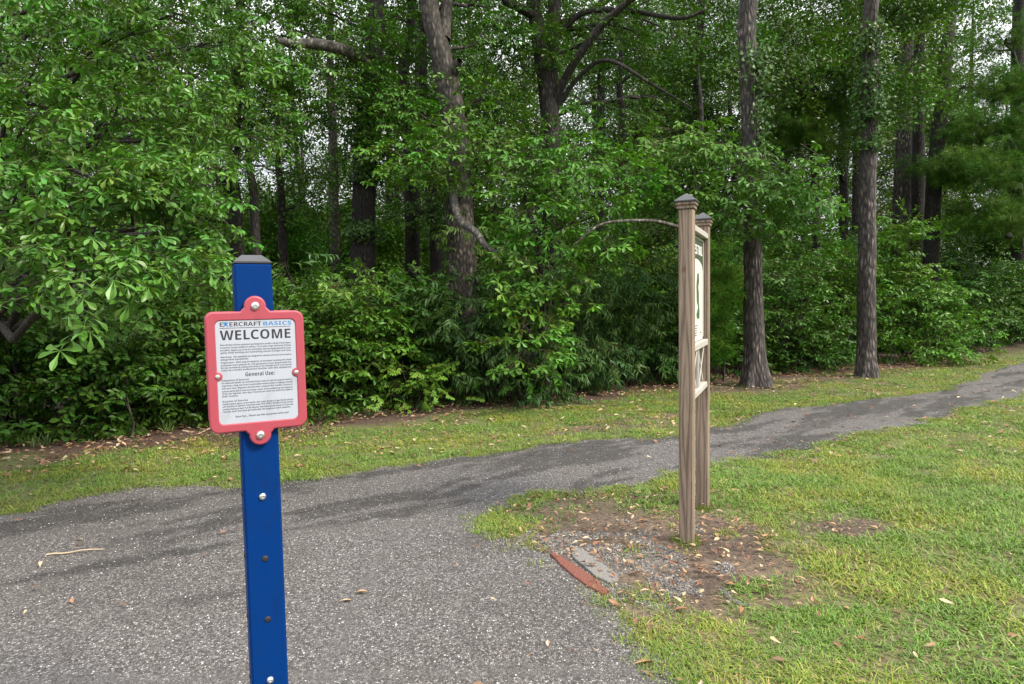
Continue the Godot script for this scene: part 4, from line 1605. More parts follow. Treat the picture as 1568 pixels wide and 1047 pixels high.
	tree("oak_tree", "dark upright trunk right behind the ivy-clad one", "", up_trunk([Vector3(-2.23, 2.79, -15.00), Vector3(-2.23, 4.84, -15.00), Vector3(-2.32, 6.86, -15.00), Vector3(-2.15, 7.71, -15.00)], 13.0), thinning(7, 0.17, 0.3), M.dark_bark, "canopy",
		[[Vector3(-2.00, 7.00, -15.00), Vector3(1.0, 0.5, 0.9), 30], [Vector3(-2.68, 8.71, -15.00), Vector3(1.6, 1.0, 1.4), 90], [Vector3(-1.34, 7.80, -16.00), Vector3(1.2, 0.7, 1.0), 60]], g)
	tree("oak_tree", "dark trunk half hidden just left of the pale leaning trunk", "", up_trunk([Vector3(-1.63, 2.74, -14.50), Vector3(-1.77, 4.72, -14.50), Vector3(-1.83, 6.12, -14.50)], 12.0), thinning(6, 0.15, 0.3), M.dark_bark, "oak",
		[[Vector3(-2.05, 3.50, -13.80), Vector3(0.7, 0.5, 0.6), 60], [Vector3(-1.53, 5.23, -13.80), Vector3(0.5, 0.4, 0.5), 30], [Vector3(-1.94, 9.12, -15.00), Vector3(1.4, 0.9, 1.4), 80]], g)
	tree("oak_tree", "big pale trunk leaning left at its top, with a knot hole and hooked dead limb", "", up_trunk([Vector3(-0.90, 2.29, -12.00), Vector3(-0.95, 4.05, -12.00), Vector3(-1.03, 5.21, -12.00), Vector3(-1.22, 6.13, -12.00), Vector3(-1.39, 7.04, -12.00)], 13.0), thinning(8, 0.26, 0.35), M.pale_bark, "oak",
		[[Vector3(-0.07, 6.42, -12.50), Vector3(0.9, 0.6, 0.8), 90], [Vector3(-0.33, 5.29, -12.30), Vector3(0.7, 0.5, 0.7), 80], [Vector3(-1.47, 4.79, -11.70), Vector3(0.5, 0.25, 0.4), 36], [Vector3(-0.19, 7.23, -13.00), Vector3(1.0, 0.6, 1.0), 90], [Vector3(-1.02, 3.97, -11.60), Vector3(0.5, 0.3, 0.3), 36], [Vector3(0.02, 4.50, -12.00), Vector3(0.8, 0.5, 0.6), 80], [Vector3(-0.91, 8.82, -13.00), Vector3(2.0, 1.2, 1.6), 130]], g,
		{"limbs": [[[Vector3(-0.98, 3.45, -11.90), Vector3(-0.94, 3.38, -10.90), Vector3(-0.77, 2.80, -10.00), Vector3(-0.50, 2.55, -9.50), Vector3(-0.33, 2.31, -9.20), Vector3(-0.18, 2.22, -9.10)], [0.06, 0.065, 0.058, 0.05, 0.04, 0.02], M.bleached_bark], [[Vector3(-1.02, 5.55, -12.00), Vector3(-0.88, 5.71, -11.80), Vector3(-0.83, 5.76, -11.70)], [0.10, 0.09, 0.05], M.pale_bark], [[Vector3(-1.12, 6.24, -12.00), Vector3(-1.08, 6.74, -12.10), Vector3(-1.02, 7.35, -12.20)], [0.12, 0.1, 0.09], M.pale_bark]]})
	tree("oak_tree", "grey trunk that forks into two stems, long limb sloping up to the right", "", up_trunk([Vector3(0.83, 2.06, -13.00), Vector3(0.85, 4.48, -13.00), Vector3(0.77, 5.61, -13.00), Vector3(0.59, 6.85, -13.00), Vector3(0.51, 7.58, -13.00)], 13.0), thinning(8, 0.2, 0.4), M.bark, "oak",
		[[Vector3(0.14, 4.83, -12.40), Vector3(0.5, 0.45, 0.5), 50], [Vector3(1.42, 4.39, -12.40), Vector3(0.5, 0.4, 0.5), 46], [Vector3(0.17, 6.04, -12.80), Vector3(0.6, 0.5, 0.6), 60], [Vector3(1.95, 6.58, -13.00), Vector3(0.9, 0.5, 0.8), 60], [Vector3(1.45, 7.08, -13.00), Vector3(0.8, 0.5, 0.8), 60], [Vector3(2.58, 5.45, -13.00), Vector3(0.8, 0.4, 0.7), 46], [Vector3(3.08, 7.01, -13.50), Vector3(1.0, 0.6, 0.9), 60], [Vector3(1.34, 8.78, -13.00), Vector3(2.0, 1.2, 1.6), 130]], g,
		{"limbs": [[[Vector3(0.83, 5.48, -13.00), Vector3(0.88, 6.35, -13.00), Vector3(0.95, 7.58, -13.00), Vector3(1.00, 8.79, -13.00)], [0.14, 0.13, 0.12, 0.09]], [[Vector3(0.87, 5.36, -13.00), Vector3(1.27, 6.01, -12.60), Vector3(1.73, 6.54, -12.30), Vector3(2.21, 6.86, -12.00), Vector3(2.78, 7.16, -11.70)], [0.09, 0.078, 0.07, 0.06, 0.04]],
			[[Vector3(0.94, 6.59, -13.00), Vector3(1.43, 6.99, -12.80), Vector3(2.26, 6.94, -12.60), Vector3(3.16, 6.66, -12.30), Vector3(3.61, 6.76, -12.20)], [0.07, 0.058, 0.048, 0.04, 0.03]], [[Vector3(0.92, 5.23, -13.00), Vector3(1.35, 5.78, -12.80), Vector3(1.87, 6.00, -12.50), Vector3(2.66, 5.44, -12.20), Vector3(3.32, 4.96, -12.00)], [0.055, 0.045, 0.036, 0.028, 0.012]], [[Vector3(0.66, 6.97, -13.00), Vector3(0.31, 7.08, -12.80), Vector3(-0.06, 7.17, -12.60)], [0.09, 0.08, 0.07]]]})
	tree("gum_tree", "thin straight grey trunk behind the sloping limb of the forked oak", "", up_trunk([Vector3(2.31, 3.54, -17.00), Vector3(2.37, 6.51, -17.00), Vector3(2.38, 8.13, -17.00)], 13.0), thinning(6, 0.115, 0.4), M.bark, "canopy",
		[[Vector3(2.04, 7.00, -17.00), Vector3(0.9, 0.6, 0.9), 40], [Vector3(2.88, 7.63, -17.00), Vector3(1.0, 0.6, 0.9), 44], [Vector3(2.23, 8.93, -17.00), Vector3(1.6, 0.9, 1.2), 80], [Vector3(2.86, 5.51, -17.00), Vector3(0.8, 0.5, 0.8), 30]], g)
	tree("oak_tree", "short dark stem behind leaves above and left of the trail sign", "", up_trunk([Vector3(2.64, 3.88, -15.00), Vector3(2.57, 5.63, -15.00), Vector3(2.51, 6.35, -15.00)], 9.0), thinning(6, 0.1, 0.3), M.dark_bark, "canopy",
		[[Vector3(2.93, 5.28, -14.80), Vector3(0.8, 0.5, 0.8), 44], [Vector3(2.31, 4.53, -14.60), Vector3(0.7, 0.5, 0.7), 44], [Vector3(3.12, 6.77, -15.00), Vector3(1.0, 0.6, 0.9), 44]], g)
	tree("gum_tree", "slender upright trunk between the forked oak and the nearer pine", "", up_trunk([Vector3(4.46, 3.69, -16.00), Vector3(4.55, 6.33, -16.00), Vector3(4.61, 8.00, -16.00)], 13.0), thinning(6, 0.12, 0.4), M.bark, "canopy",
		[[Vector3(4.27, 6.79, -16.00), Vector3(0.9, 0.5, 0.9), 40], [Vector3(4.89, 7.54, -16.00), Vector3(1.0, 0.6, 0.9), 54], [Vector3(4.43, 8.46, -16.00), Vector3(1.4, 0.7, 1.2), 80], [Vector3(3.95, 5.72, -16.00), Vector3(0.9, 0.5, 0.8), 44], [Vector3(5.05, 6.01, -16.00), Vector3(0.8, 0.6, 0.8), 44]], g)
	# --- young oaks whose sprays catch the light at the edge of the wood
	tree("young_oak", "young bright green oak in front of the pale leaning trunk, leafy down to the ground", "", up_trunk([Vector3(0.51, 0.32, -10.20), Vector3(0.43, 2.15, -10.10), Vector3(0.20, 3.23, -10.00)], 3.6), thinning(5, 0.06), M.bark, "oak",
		[[Vector3(-1.30, 3.63, -10.20), Vector3(0.55, 0.35, 0.4), 60], [Vector3(-0.60, 3.94, -10.30), Vector3(0.6, 0.35, 0.5), 70], [Vector3(0.20, 3.69, -9.90), Vector3(0.65, 0.35, 0.5), 80], [Vector3(0.96, 3.54, -9.70), Vector3(0.65, 0.35, 0.5), 80], [Vector3(1.45, 3.36, -9.80), Vector3(0.5, 0.3, 0.4), 50], [Vector3(0.24, 2.95, -9.80), Vector3(0.4, 0.3, 0.4), 40], [Vector3(0.56, 2.86, -9.50), Vector3(0.6, 0.35, 0.5), 70], [Vector3(1.23, 2.77, -9.60), Vector3(0.5, 0.35, 0.4), 44], [Vector3(0.31, 2.11, -9.40), Vector3(0.4, 0.4, 0.35), 50], [Vector3(0.48, 1.64, -9.20), Vector3(0.35, 0.3, 0.3), 40], [Vector3(0.15, 1.19, -9.10), Vector3(0.4, 0.3, 0.3), 44], [Vector3(0.10, 0.74, -9.00), Vector3(0.22, 0.25, 0.2), 22]], Color(1.2, 1.3, 1.2), {"droop": 0.25, "size": 1.15, "more": 0.72, "per_clump": 18.0})
	tree("young_oak", "young dull green oak spreading before the nearer pine, above the trail sign", "", up_trunk([Vector3(3.18, -0.05, -12.40), Vector3(3.14, 2.22, -12.00), Vector3(3.15, 3.52, -11.40)], 5.4), thinning(5, 0.06), M.bark, "oak",
		[[Vector3(2.31, 3.86, -10.60), Vector3(0.6, 0.35, 0.5), 64], [Vector3(2.98, 3.80, -10.40), Vector3(0.65, 0.35, 0.5), 70], [Vector3(3.91, 3.64, -10.30), Vector3(0.55, 0.25, 0.5), 50], [Vector3(4.62, 3.57, -10.40), Vector3(0.5, 0.35, 0.45), 60], [Vector3(3.33, 3.26, -10.20), Vector3(0.55, 0.3, 0.45), 56], [Vector3(2.80, 3.27, -10.50), Vector3(0.5, 0.35, 0.45), 54], [Vector3(4.56, 3.10, -10.60), Vector3(0.45, 0.35, 0.4), 44], [Vector3(2.03, 3.23, -10.80), Vector3(0.5, 0.35, 0.45), 44], [Vector3(3.98, 2.85, -10.60), Vector3(0.3, 0.2, 0.3), 20]], Color(1.2, 1.22, 1.3), {"droop": 0.5, "size": 1.15, "more": 0.85, "per_clump": 18.0,
		"limbs": [[[Vector3(3.02, 2.68, -11.00), Vector3(2.37, 2.61, -9.60), Vector3(2.00, 2.63, -9.20), Vector3(1.49, 2.60, -8.90), Vector3(1.17, 2.53, -8.80), Vector3(0.86, 2.29, -8.80)], [0.026, 0.024, 0.021, 0.018, 0.015, 0.006], M.bleached_bark]]})
	# --- the two pines on the grass and those beyond
	tree("pine_tree", "wide-footed pine on the grass, right of and nearest to the trail sign", "", [lift(Vector3(4.23, 0.00, -11.27)), Vector3(4.23, 0.57, -11.35), Vector3(4.19, 1.94, -11.35), Vector3(4.17, 3.50, -11.35), Vector3(4.11, 5.25, -11.35), Vector3(4.09, 6.54, -11.35), Vector3(4.6, 10.0, -11.4), Vector3(4.6, 15.0, -11.4)], [0.19, 0.172, 0.15, 0.143, 0.148, 0.145, 0.12, 0.04], M.pine_bark, "needle",
		[[Vector3(4.4, 11.0, -11.2), Vector3(1.6, 0.9, 1.6), 200], [Vector3(5.3, 12.3, -11.8), Vector3(1.6, 0.9, 1.6), 200], [Vector3(3.7, 13.2, -11.6), Vector3(1.5, 0.9, 1.5), 200], [Vector3(4.6, 14.6, -11.2), Vector3(1.3, 0.9, 1.3), 180]], Color(1, 1, 1), {"sides": 30, "step": 0.09, "bumps": 0.16, "lobes": 0.95})
	ivy_on("ragged vine on the upper part of the nearer pine trunk", [Vector3(4.18, 2.94, -11.35), Vector3(4.16, 3.83, -11.35), Vector3(4.12, 4.92, -11.35), Vector3(4.10, 5.58, -11.35)], 0.165, 150, 0.9, 0.8)
	tree("pine_tree", "straight pine standing alone on the grass right of the nearer pine", "", [lift(Vector3(6.63, 0.00, -12.17)), Vector3(6.67, 0.58, -12.26), Vector3(6.65, 2.17, -12.26), Vector3(6.64, 3.97, -12.26), Vector3(6.66, 5.74, -12.26), Vector3(6.66, 6.90, -12.26), Vector3(7.1, 10.0, -12.3), Vector3(7.2, 16.0, -12.3)], [0.175, 0.158, 0.152, 0.142, 0.13, 0.12, 0.1, 0.04], M.pine_bark, "needle",
		[[Vector3(6.4, 11.5, -12.0), Vector3(1.6, 0.9, 1.6), 200], [Vector3(7.8, 12.6, -12.8), Vector3(1.6, 0.9, 1.6), 200], [Vector3(6.8, 14.0, -12.6), Vector3(1.5, 0.9, 1.5), 200], [Vector3(7.3, 15.6, -12.1), Vector3(1.3, 0.9, 1.3), 180]], Color(1, 1, 1), {"sides": 28, "step": 0.1, "bumps": 0.16, "lobes": 0.42})
	ivy_on("leafy vine round the upper part of the lone straight pine", [Vector3(6.65, 4.21, -12.26), Vector3(6.66, 5.04, -12.26), Vector3(6.67, 5.98, -12.26), Vector3(6.68, 6.90, -12.26)], 0.14, 210, 2.0, 1.0)
	tree("pine_tree", "grey pine trunk among leaves, first behind the lone straight pine to the right", "", up_trunk([Vector3(11.28, 3.81, -19.00), Vector3(11.31, 6.21, -19.00), Vector3(11.35, 9.47, -19.00)], 18.0), thinning(6, 0.23, 0.35), M.pine_bark, "needle",
		[[Vector3(10.76, 11.27, -19.00), Vector3(1.6, 0.9, 1.5), 140], [Vector3(11.88, 10.54, -19.00), Vector3(1.5, 0.9, 1.5), 140], [Vector3(11.28, 13.02, -19.00), Vector3(1.8, 1.0, 1.6), 160]], Color(1, 1, 1), {"limbs": [[[Vector3(11.31, 7.67, -19.00), Vector3(11.32, 7.98, -18.60), Vector3(11.78, 8.12, -18.20)], [0.04, 0.03, 0.01], M.dark_bark]]})
	tree("pine_tree", "dark pine trunk close behind the grey pine trunk", "", up_trunk([Vector3(12.35, 3.92, -20.00), Vector3(12.33, 6.45, -20.00), Vector3(12.31, 9.13, -20.00)], 18.0), thinning(6, 0.2, 0.35), M.dark_bark, "needle",
		[[Vector3(12.53, 9.88, -20.00), Vector3(1.3, 0.8, 1.3), 90], [Vector3(12.09, 12.51, -20.00), Vector3(1.8, 1.0, 1.6), 140]], Color(1, 1, 1))
	tree("pine_tree", "dark leaning pine trunk, middle one of the trunks near the right edge", "", up_trunk([Vector3(11.54, 3.85, -18.00), Vector3(11.69, 6.64, -18.00), Vector3(11.93, 9.38, -18.00)], 17.0), thinning(6, 0.19, 0.35), M.dark_bark, "needle",
		[[Vector3(11.48, 4.98, -17.50), Vector3(0.9, 0.4, 0.8), 90], [Vector3(12.10, 7.02, -17.60), Vector3(0.9, 0.5, 0.8), 70], [Vector3(11.53, 7.61, -17.80), Vector3(0.7, 0.4, 0.7), 50], [Vector3(12.46, 10.72, -18.00), Vector3(1.6, 1.0, 1.5), 140]], Color(0.95, 1, 0.95))
	tree("pine_tree", "long-needled pine whose boughs sweep down at the right edge of the picture", "", up_trunk([Vector3(16.25, 3.98, -21.00), Vector3(16.10, 7.45, -21.00), Vector3(16.02, 10.25, -21.00)], 20.0), thinning(6, 0.25, 0.35), M.dark_bark, "needle",
		[[Vector3(12.55, 6.03, -17.70), Vector3(1.12, 0.44, 0.91), 317], [Vector3(13.38, 7.03, -17.70), Vector3(1.00, 0.44, 0.91), 275], [Vector3(11.74, 4.89, -17.50), Vector3(1.00, 0.38, 0.78), 275], [Vector3(12.59, 4.69, -17.00), Vector3(1.12, 0.44, 0.91), 360], [Vector3(12.11, 3.53, -17.00), Vector3(0.88, 0.38, 0.65), 190], [Vector3(12.82, 3.31, -16.60), Vector3(0.88, 0.44, 0.78), 275], [Vector3(13.55, 8.41, -18.20), Vector3(0.88, 0.38, 0.91), 147], [Vector3(13.73, 5.38, -17.20), Vector3(1.00, 0.62, 0.91), 297], [Vector3(14.63, 4.02, -17.20), Vector3(1.12, 0.75, 1.04), 297], [Vector3(15.34, 10.93, -19.20), Vector3(1.75, 1.00, 1.69), 297]], Color(1.2, 1.3, 1.0), {"droop": 0.3})
	tree("pine_tree", "soft long-needled young pine between the two pines on the grass, behind them", "", up_trunk([Vector3(7.90, 3.61, -17.00), Vector3(7.79, 5.76, -17.00)], 8.5), thinning(4, 0.11), M.dark_bark, "needle",
		[[Vector3(7.15, 6.44, -16.50), Vector3(1.0, 0.5, 0.8), 225], [Vector3(8.12, 6.18, -16.50), Vector3(0.9, 0.4, 0.8), 195], [Vector3(7.39, 5.43, -16.30), Vector3(1.0, 0.35, 0.8), 195], [Vector3(6.75, 5.60, -16.30), Vector3(0.7, 0.35, 0.7), 135], [Vector3(7.86, 7.55, -17.00), Vector3(0.9, 0.5, 0.8), 150]], Color(1.2, 1.2, 1.0), {"droop": 0.25})
	tree("young_pine", "small bright soft-needled young pine behind the trail sign, left of the nearer pine", "", up_trunk([Vector3(3.90, 0.29, -12.00), Vector3(3.92, 1.85, -12.00)], 3.2), thinning(4, 0.017), M.bark, "needle",
		[[Vector3(3.83, 1.96, -11.80), Vector3(0.28, 0.28, 0.28), 44], [Vector3(3.88, 1.49, -11.60), Vector3(0.34, 0.26, 0.3), 56], [Vector3(3.67, 1.03, -11.60), Vector3(0.3, 0.25, 0.3), 50], [Vector3(3.86, 2.44, -12.00), Vector3(0.2, 0.2, 0.2), 26], [Vector3(3.88, 0.54, -11.80), Vector3(0.3, 0.2, 0.3), 40]], Color(1.5, 1.7, 1.0))
	# --- broad-leaved crowns over and between the pines
	tree("gum_tree", "leafy tree filling the sky between the two pines on the grass", "", up_trunk([Vector3(10.13, 3.96, -20.00), Vector3(10.05, 6.49, -20.00)], 15.0), thinning(4, 0.13), M.dark_bark, "canopy",
		[[Vector3(5.45, 6.07, -13.50), Vector3(0.9, 0.6, 0.9), 70], [Vector3(6.92, 7.41, -15.00), Vector3(1.2, 0.8, 1.0), 90], [Vector3(8.18, 6.88, -16.00), Vector3(1.1, 0.7, 1.0), 80], [Vector3(6.48, 7.99, -15.00), Vector3(1.2, 0.8, 1.0), 90], [Vector3(8.16, 8.25, -16.00), Vector3(1.1, 0.7, 1.0), 80], [Vector3(8.88, 5.30, -18.00), Vector3(0.8, 0.6, 0.8), 50], [Vector3(7.36, 10.36, -16.00), Vector3(2.0, 1.2, 1.6), 130]], g * 1.1)
	tree("gum_tree", "leafy crown hanging over the trunks right of the lone straight pine", "", up_trunk([Vector3(9.98, 3.83, -19.00), Vector3(9.96, 6.23, -19.00)], 15.0), thinning(4, 0.12), M.bark, "canopy",
		[[Vector3(8.69, 6.81, -15.00), Vector3(0.9, 0.6, 0.9), 70], [Vector3(10.19, 7.91, -16.00), Vector3(1.1, 0.7, 1.0), 80], [Vector3(9.25, 8.23, -16.00), Vector3(1.0, 0.6, 1.0), 70], [Vector3(10.37, 6.53, -17.00), Vector3(0.7, 0.5, 0.7), 40], [Vector3(9.42, 6.08, -16.50), Vector3(0.7, 0.6, 0.7), 50], [Vector3(9.37, 10.02, -16.00), Vector3(2.0, 1.2, 1.6), 130]], g * 1.2)
	# --- trees deeper in, many alike
	var spots := []
	rng.seed = 99
	for i in 30:
		var x := -24.0 + 52.0 * (i + rnd(0.1, 0.9)) / 30.0
		var z := -minf(rnd(17.5, 25.0), 60.0)
		if into_wood(x, z) < 6.5:
			z -= 7.5 - into_wood(x, z)
		spots.append([Vector3(x, 0, z), rnd(9.0, 14.0), rnd(0.08, 0.16), 30, 56])
	for i in 34:
		var x := -44.0 + 94.0 * (i + rnd(0.1, 0.9)) / 34.0
		spots.append([Vector3(x, 0, -rnd(30.0, 42.0)), rnd(14.0, 19.0), rnd(0.12, 0.22), 62, 60])
	var front := spots.slice(0, 30)
	front.sort_custom(func(a, b): return by_bearing(a[0], b[0]))
	spots = front + spots.slice(30)
	var tags := []
	var back := spots.slice(30)
	back.sort_custom(func(a, b): return by_bearing(a[0], b[0]))
	spots = front + back
	for i in 30:
		tags.append(["brown", "dark", "pale"][i % 3] + " slender tree deep inside, " + seen_at(spots[i][0]))
	for b in back:
		tags.append("tall far tree, " + seen_at(b[0]))
	tags = told_apart(tags)
	for i in spots.size():
		var s: Array = spots[i]
		rng.seed = 1000 + i
		var tall: float = s[1]
		var foot: Vector3 = s[0]
		var lean := Vector3(rnd(-0.4, 0.4), 0, rnd(-0.3, 0.3))
		var trunk := [lift(foot), foot + lean * 0.2 + Vector3(0, tall * 0.3, 0), foot + lean + Vector3(0, tall * 0.65, 0), foot + lean * 1.2 + Vector3(0, tall * 0.97, 0)]
		var near := i < 30
		var bearing := foot.x / -foot.z
		if (bearing > -0.345 and bearing < -0.25 or bearing > 0.66 and bearing < 0.76) and i % 2 == 0:
			continue
		if absf(foot.x / -foot.z + 0.02) > 0.98:
			continue
		tree("forest_tree", tags[i], "trees standing deep inside the wood" if near else "trees at the back of the wood", trunk, [s[2] * 1.2, s[2], s[2] * 0.7, 0.03], [M.bark, M.dark_bark, M.pale_bark][i % 3], "canopy",
			round_about(foot + lean, tall * (0.3 if near else 0.12), tall, tall * 0.2, 13 if near else 15, s[3] if near else 46, 1.05 if near else 1.7), Color(rnd(0.9, 1.3), rnd(1.0, 1.25), rnd(0.8, 1.0)), {"sides": 8, "step": 1.0, "bumps": 0.05, "lobes": 0.3, "size": 1.15 if near else 1.7})


func make_shrubs() -> void:
	# along the edge, left to right
	var e := "shrubs along the edge of the wood"
	shrub("shrub", "dark broad-leaved shrub at the far left end of the shrubs", lift(Vector3(-6.57, -0.13, -7.40)), Vector3(2.0, 2.4, 1.6), "broad", 330, Color(0.9, 0.95, 0.9))
	shrub("shrub", "shaded leafy shrub in the bottom left corner of the shrubs, under the oak boughs", lift(Vector3(-5.72, 0.18, -7.70)), Vector3(1.8, 1.9, 1.5), "broad", 320, Color(0.95, 1.0, 0.95))
	shrub("shrub", "low broad-leaved shrub under the lowest hanging oak spray", lift(Vector3(-5.07, 0.18, -8.10)), Vector3(1.5, 1.6, 1.4), "broad", 280, Color(1.0, 1.05, 0.95))
	shrub("shrub", "dense oval-leaved shrub immediately left of the pink sign", lift(Vector3(-4.46, 0.18, -8.50)), Vector3(1.6, 1.7, 1.4), "broad", 300, Color(1.05, 1.05, 0.95))
	shrub("shrub", "shrub mostly hidden behind the pink sign", lift(Vector3(-3.73, 0.11, -8.80)), Vector3(1.5, 1.8, 1.3), "oak", 190, Color(0.9, 0.95, 0.9))
	shrub("shrub", "fresh green shrub touching the right edge of the pink sign", lift(Vector3(-2.87, 0.01, -9.30)), Vector3(1.4, 1.9, 1.3), "broad", 300, Color(1.15, 1.15, 0.95))
	shrub("shrub", "tall shrub with pale feathery sprays above and right of the blue post top", lift(Vector3(-3.32, 0.21, -10.00)), Vector3(1.3, 2.5, 1.2), "lance", 230, Color(1.15, 1.15, 1.1))
	shrub("shrub", "rounded bright oak shrub right of the pink sign", lift(Vector3(-2.21, 0.03, -9.70)), Vector3(1.6, 2.2, 1.3), "oak", 260, Color(1.1, 1.1, 0.95))
	shrub("sweetgum_sapling", "low sapling with bright star-shaped leaves left of the path's dark stain", lift(Vector3(-1.40, 0.05, -9.20)), Vector3(1.2, 0.95, 0.8), "star", 62, Color(1.35, 1.3, 0.9), "", {"lumps": 5, "droop": 0.1, "category": "sapling"})
	shrub("sweetgum_sapling", "tiny bright star-leaved seedling sprouting at the edge of the litter", lift(Vector3(-1.20, 0.00, -9.10)), Vector3(0.3, 0.3, 0.25), "star", 8, Color(1.4, 1.35, 0.9), "", {"lumps": 3, "category": "sapling"})
	shrub("shrub", "dark shrub behind the star-leaved sapling", lift(Vector3(-1.49, 0.15, -10.20)), Vector3(1.5, 2.1, 1.3), "broad", 290, Color(0.85, 0.9, 0.85))
	shrub("shrub", "dark glossy laurel-like shrub left of the bright hanging oak leaves", lift(Vector3(-0.60, 0.02, -9.90)), Vector3(1.6, 1.9, 1.4), "lance", 260, Color(0.8, 0.85, 0.85))
	shrub("shrub", "low glossy shrub under the bright hanging oak leaves", lift(Vector3(0.15, 0.04, -10.00)), Vector3(1.4, 1.2, 1.0), "lance", 190, Color(0.85, 0.9, 0.9))
	shrub("shrub", "dull willow-leaved shrub with drooping sprays right of the bright hanging oak leaves", lift(Vector3(1.04, 0.06, -10.90)), Vector3(1.6, 2.1, 1.4), "lance", 300, Color(1.0, 1.0, 1.05), e, {"droop": 0.5})
	shrub("shrub", "dark tall shrub in the shade left of the trail sign", lift(Vector3(2.16, 0.00, -11.60)), Vector3(1.6, 2.4, 1.3), "lance", 270, Color(0.85, 0.9, 0.9), e, {"droop": 0.4})
	shrub("shrub", "leafy shrub seen just left of the trail sign's near post", lift(Vector3(2.91, 0.02, -12.30)), Vector3(1.4, 1.8, 1.3), "broad", 230, Color(1.0, 1.05, 0.95))
	shrub("shrub", "low shrub between the trail sign and the nearer pine", lift(Vector3(4.12, 0.02, -13.00)), Vector3(1.5, 1.3, 1.2), "broad", 220, Color(0.95, 1.0, 0.95))
	shrub("shrub", "oak-leaved shrub directly right of the nearer pine", lift(Vector3(5.74, -0.02, -13.60)), Vector3(1.7, 2.9, 1.4), "oak", 330, Color(0.95, 1.0, 0.95))
	shrub("shrub", "low oval-leaved shrub midway between the two pines on the grass", lift(Vector3(6.45, 0.03, -13.80)), Vector3(1.6, 1.2, 1.2), "broad", 230, Color(1.0, 1.05, 0.95))
	shrub("shrub", "tall shrub immediately left of the lone straight pine", lift(Vector3(7.41, -0.03, -14.60)), Vector3(1.6, 2.8, 1.4), "oak", 320, Color(1.15, 1.2, 1.05))
	shrub("shrub", "tall bright shrub immediately right of the lone straight pine", lift(Vector3(9.17, -0.00, -15.20)), Vector3(1.9, 3.6, 1.6), "broad", 480, Color(1.45, 1.45, 1.05))
	shrub("shrub", "pale rounded shrub bulging out right of the lone straight pine", lift(Vector3(9.39, 0.11, -14.60)), Vector3(1.7, 2.2, 1.3), "oak", 260, Color(1.4, 1.45, 1.4))
	shrub("shrub", "dark shrub under the sweeping pine boughs", lift(Vector3(11.78, 0.08, -17.00)), Vector3(2.0, 2.6, 1.6), "broad", 340, Color(0.85, 0.95, 0.9))
	shrub("shrub", "broad leafy shrub where the path leaves the picture on the right", lift(Vector3(14.50, 0.07, -19.00)), Vector3(2.4, 2.6, 2.0), "broad", 420, Color(1.3, 1.35, 1.15))
	shrub("shrub", "rightmost shrub of the edge, partly outside the picture", lift(Vector3(17.18, 0.03, -20.50)), Vector3(2.6, 3.2, 2.0), "oak", 320, Color(1.0, 1.05, 0.95))
	shrub("shrub", "tall leafy bush closing the view under the sweeping pine boughs", lift(Vector3(16.59, 0.37, -22.50)), Vector3(3.2, 5.2, 2.4), "broad", 900, Color(1.1, 1.15, 1.0))
	shrub("shrub", "tall shaded bush behind the right edge of the picture", lift(Vector3(19.61, 0.38, -24.00)), Vector3(3.4, 5.4, 2.4), "oak", 800, Color(1.0, 1.05, 1.0))
	# undergrowth behind the front row
	rng.seed = 17
	var places := []
	for i in 40:
		var x := -9.5 + 28.0 * (i + rnd(0.1, 0.9)) / 40.0
		places.append([x, rnd(1.6, 3.2), rnd(2.0, 3.6)])
	for i in 26:
		places.append([-14.0 + 36.0 * (i + rnd(0.1, 0.9)) / 26.0, rnd(5.0, 9.5), rnd(2.2, 4.0)])
	for i in 30:
		places.append([-26.0 + 56.0 * (i + rnd(0.1, 0.9)) / 30.0, rnd(12.0, 19.0), rnd(3.5, 5.5)])
	for i in places.size():
		var z := -6.0
		while into_wood(places[i][0], z) < places[i][1]:
			z -= 0.1
		places[i].append(z)
	var front := places.slice(0, 40)
	front.sort_custom(func(a, b): return by_bearing(Vector3(a[0], 0, a[3]), Vector3(b[0], 0, b[3])))
	var back := places.slice(40, 66)
	back.sort_custom(func(a, b): return by_bearing(Vector3(a[0], 0, a[3]), Vector3(b[0], 0, b[3])))
	var last := places.slice(66)
	last.sort_custom(func(a, b): return by_bearing(Vector3(a[0], 0, a[3]), Vector3(b[0], 0, b[3])))
	places = front + back + last
	var kinds := []
	var tags := []
	for i in 40:
		kinds.append(["broad", "oak", "canopy", "lance"][rng.randi() % 4])
		tags.append({"broad": "oval-leaved", "oak": "oak-leaved", "canopy": "small-leaved", "lance": "narrow-leaved"}[kinds[i]] + " bush behind the front shrubs, " + seen_at(Vector3(places[i][0], 0, places[i][3])))
	for b in back:
		tags.append("bush deeper between trunks, " + seen_at(Vector3(b[0], 0, b[3])))
	for b in last:
		tags.append("big bush at the far back, " + seen_at(Vector3(b[0], 0, b[3])))
	tags = told_apart(tags)
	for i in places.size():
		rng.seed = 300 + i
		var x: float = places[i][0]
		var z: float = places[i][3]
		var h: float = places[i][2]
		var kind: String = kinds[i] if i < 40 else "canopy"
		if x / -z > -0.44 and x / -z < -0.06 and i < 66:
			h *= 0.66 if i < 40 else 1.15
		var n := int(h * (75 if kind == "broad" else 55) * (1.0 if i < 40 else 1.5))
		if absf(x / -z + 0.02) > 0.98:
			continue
		shrub("understory_shrub", tags[i], lift(Vector3(x, 0, z)), Vector3(rnd(1.6, 2.4), h, rnd(1.4, 2.0)) * (1.0 if i < 66 else 1.0) + (Vector3.ZERO if i < 66 else Vector3(1.6, 0, 1.2)), kind, n, Color(rnd(0.85, 1.25), rnd(0.95, 1.25), rnd(0.8, 1.0)) * (1.0 if i < 40 else 1.75), "undergrowth behind the front shrubs" if i < 40 else "bushes between the trunks", {"lumps": 5, "size": 1.15 if i < 66 else 1.7})  # deeper bushes: leaf tint raised to look sunlit, light put into the colour
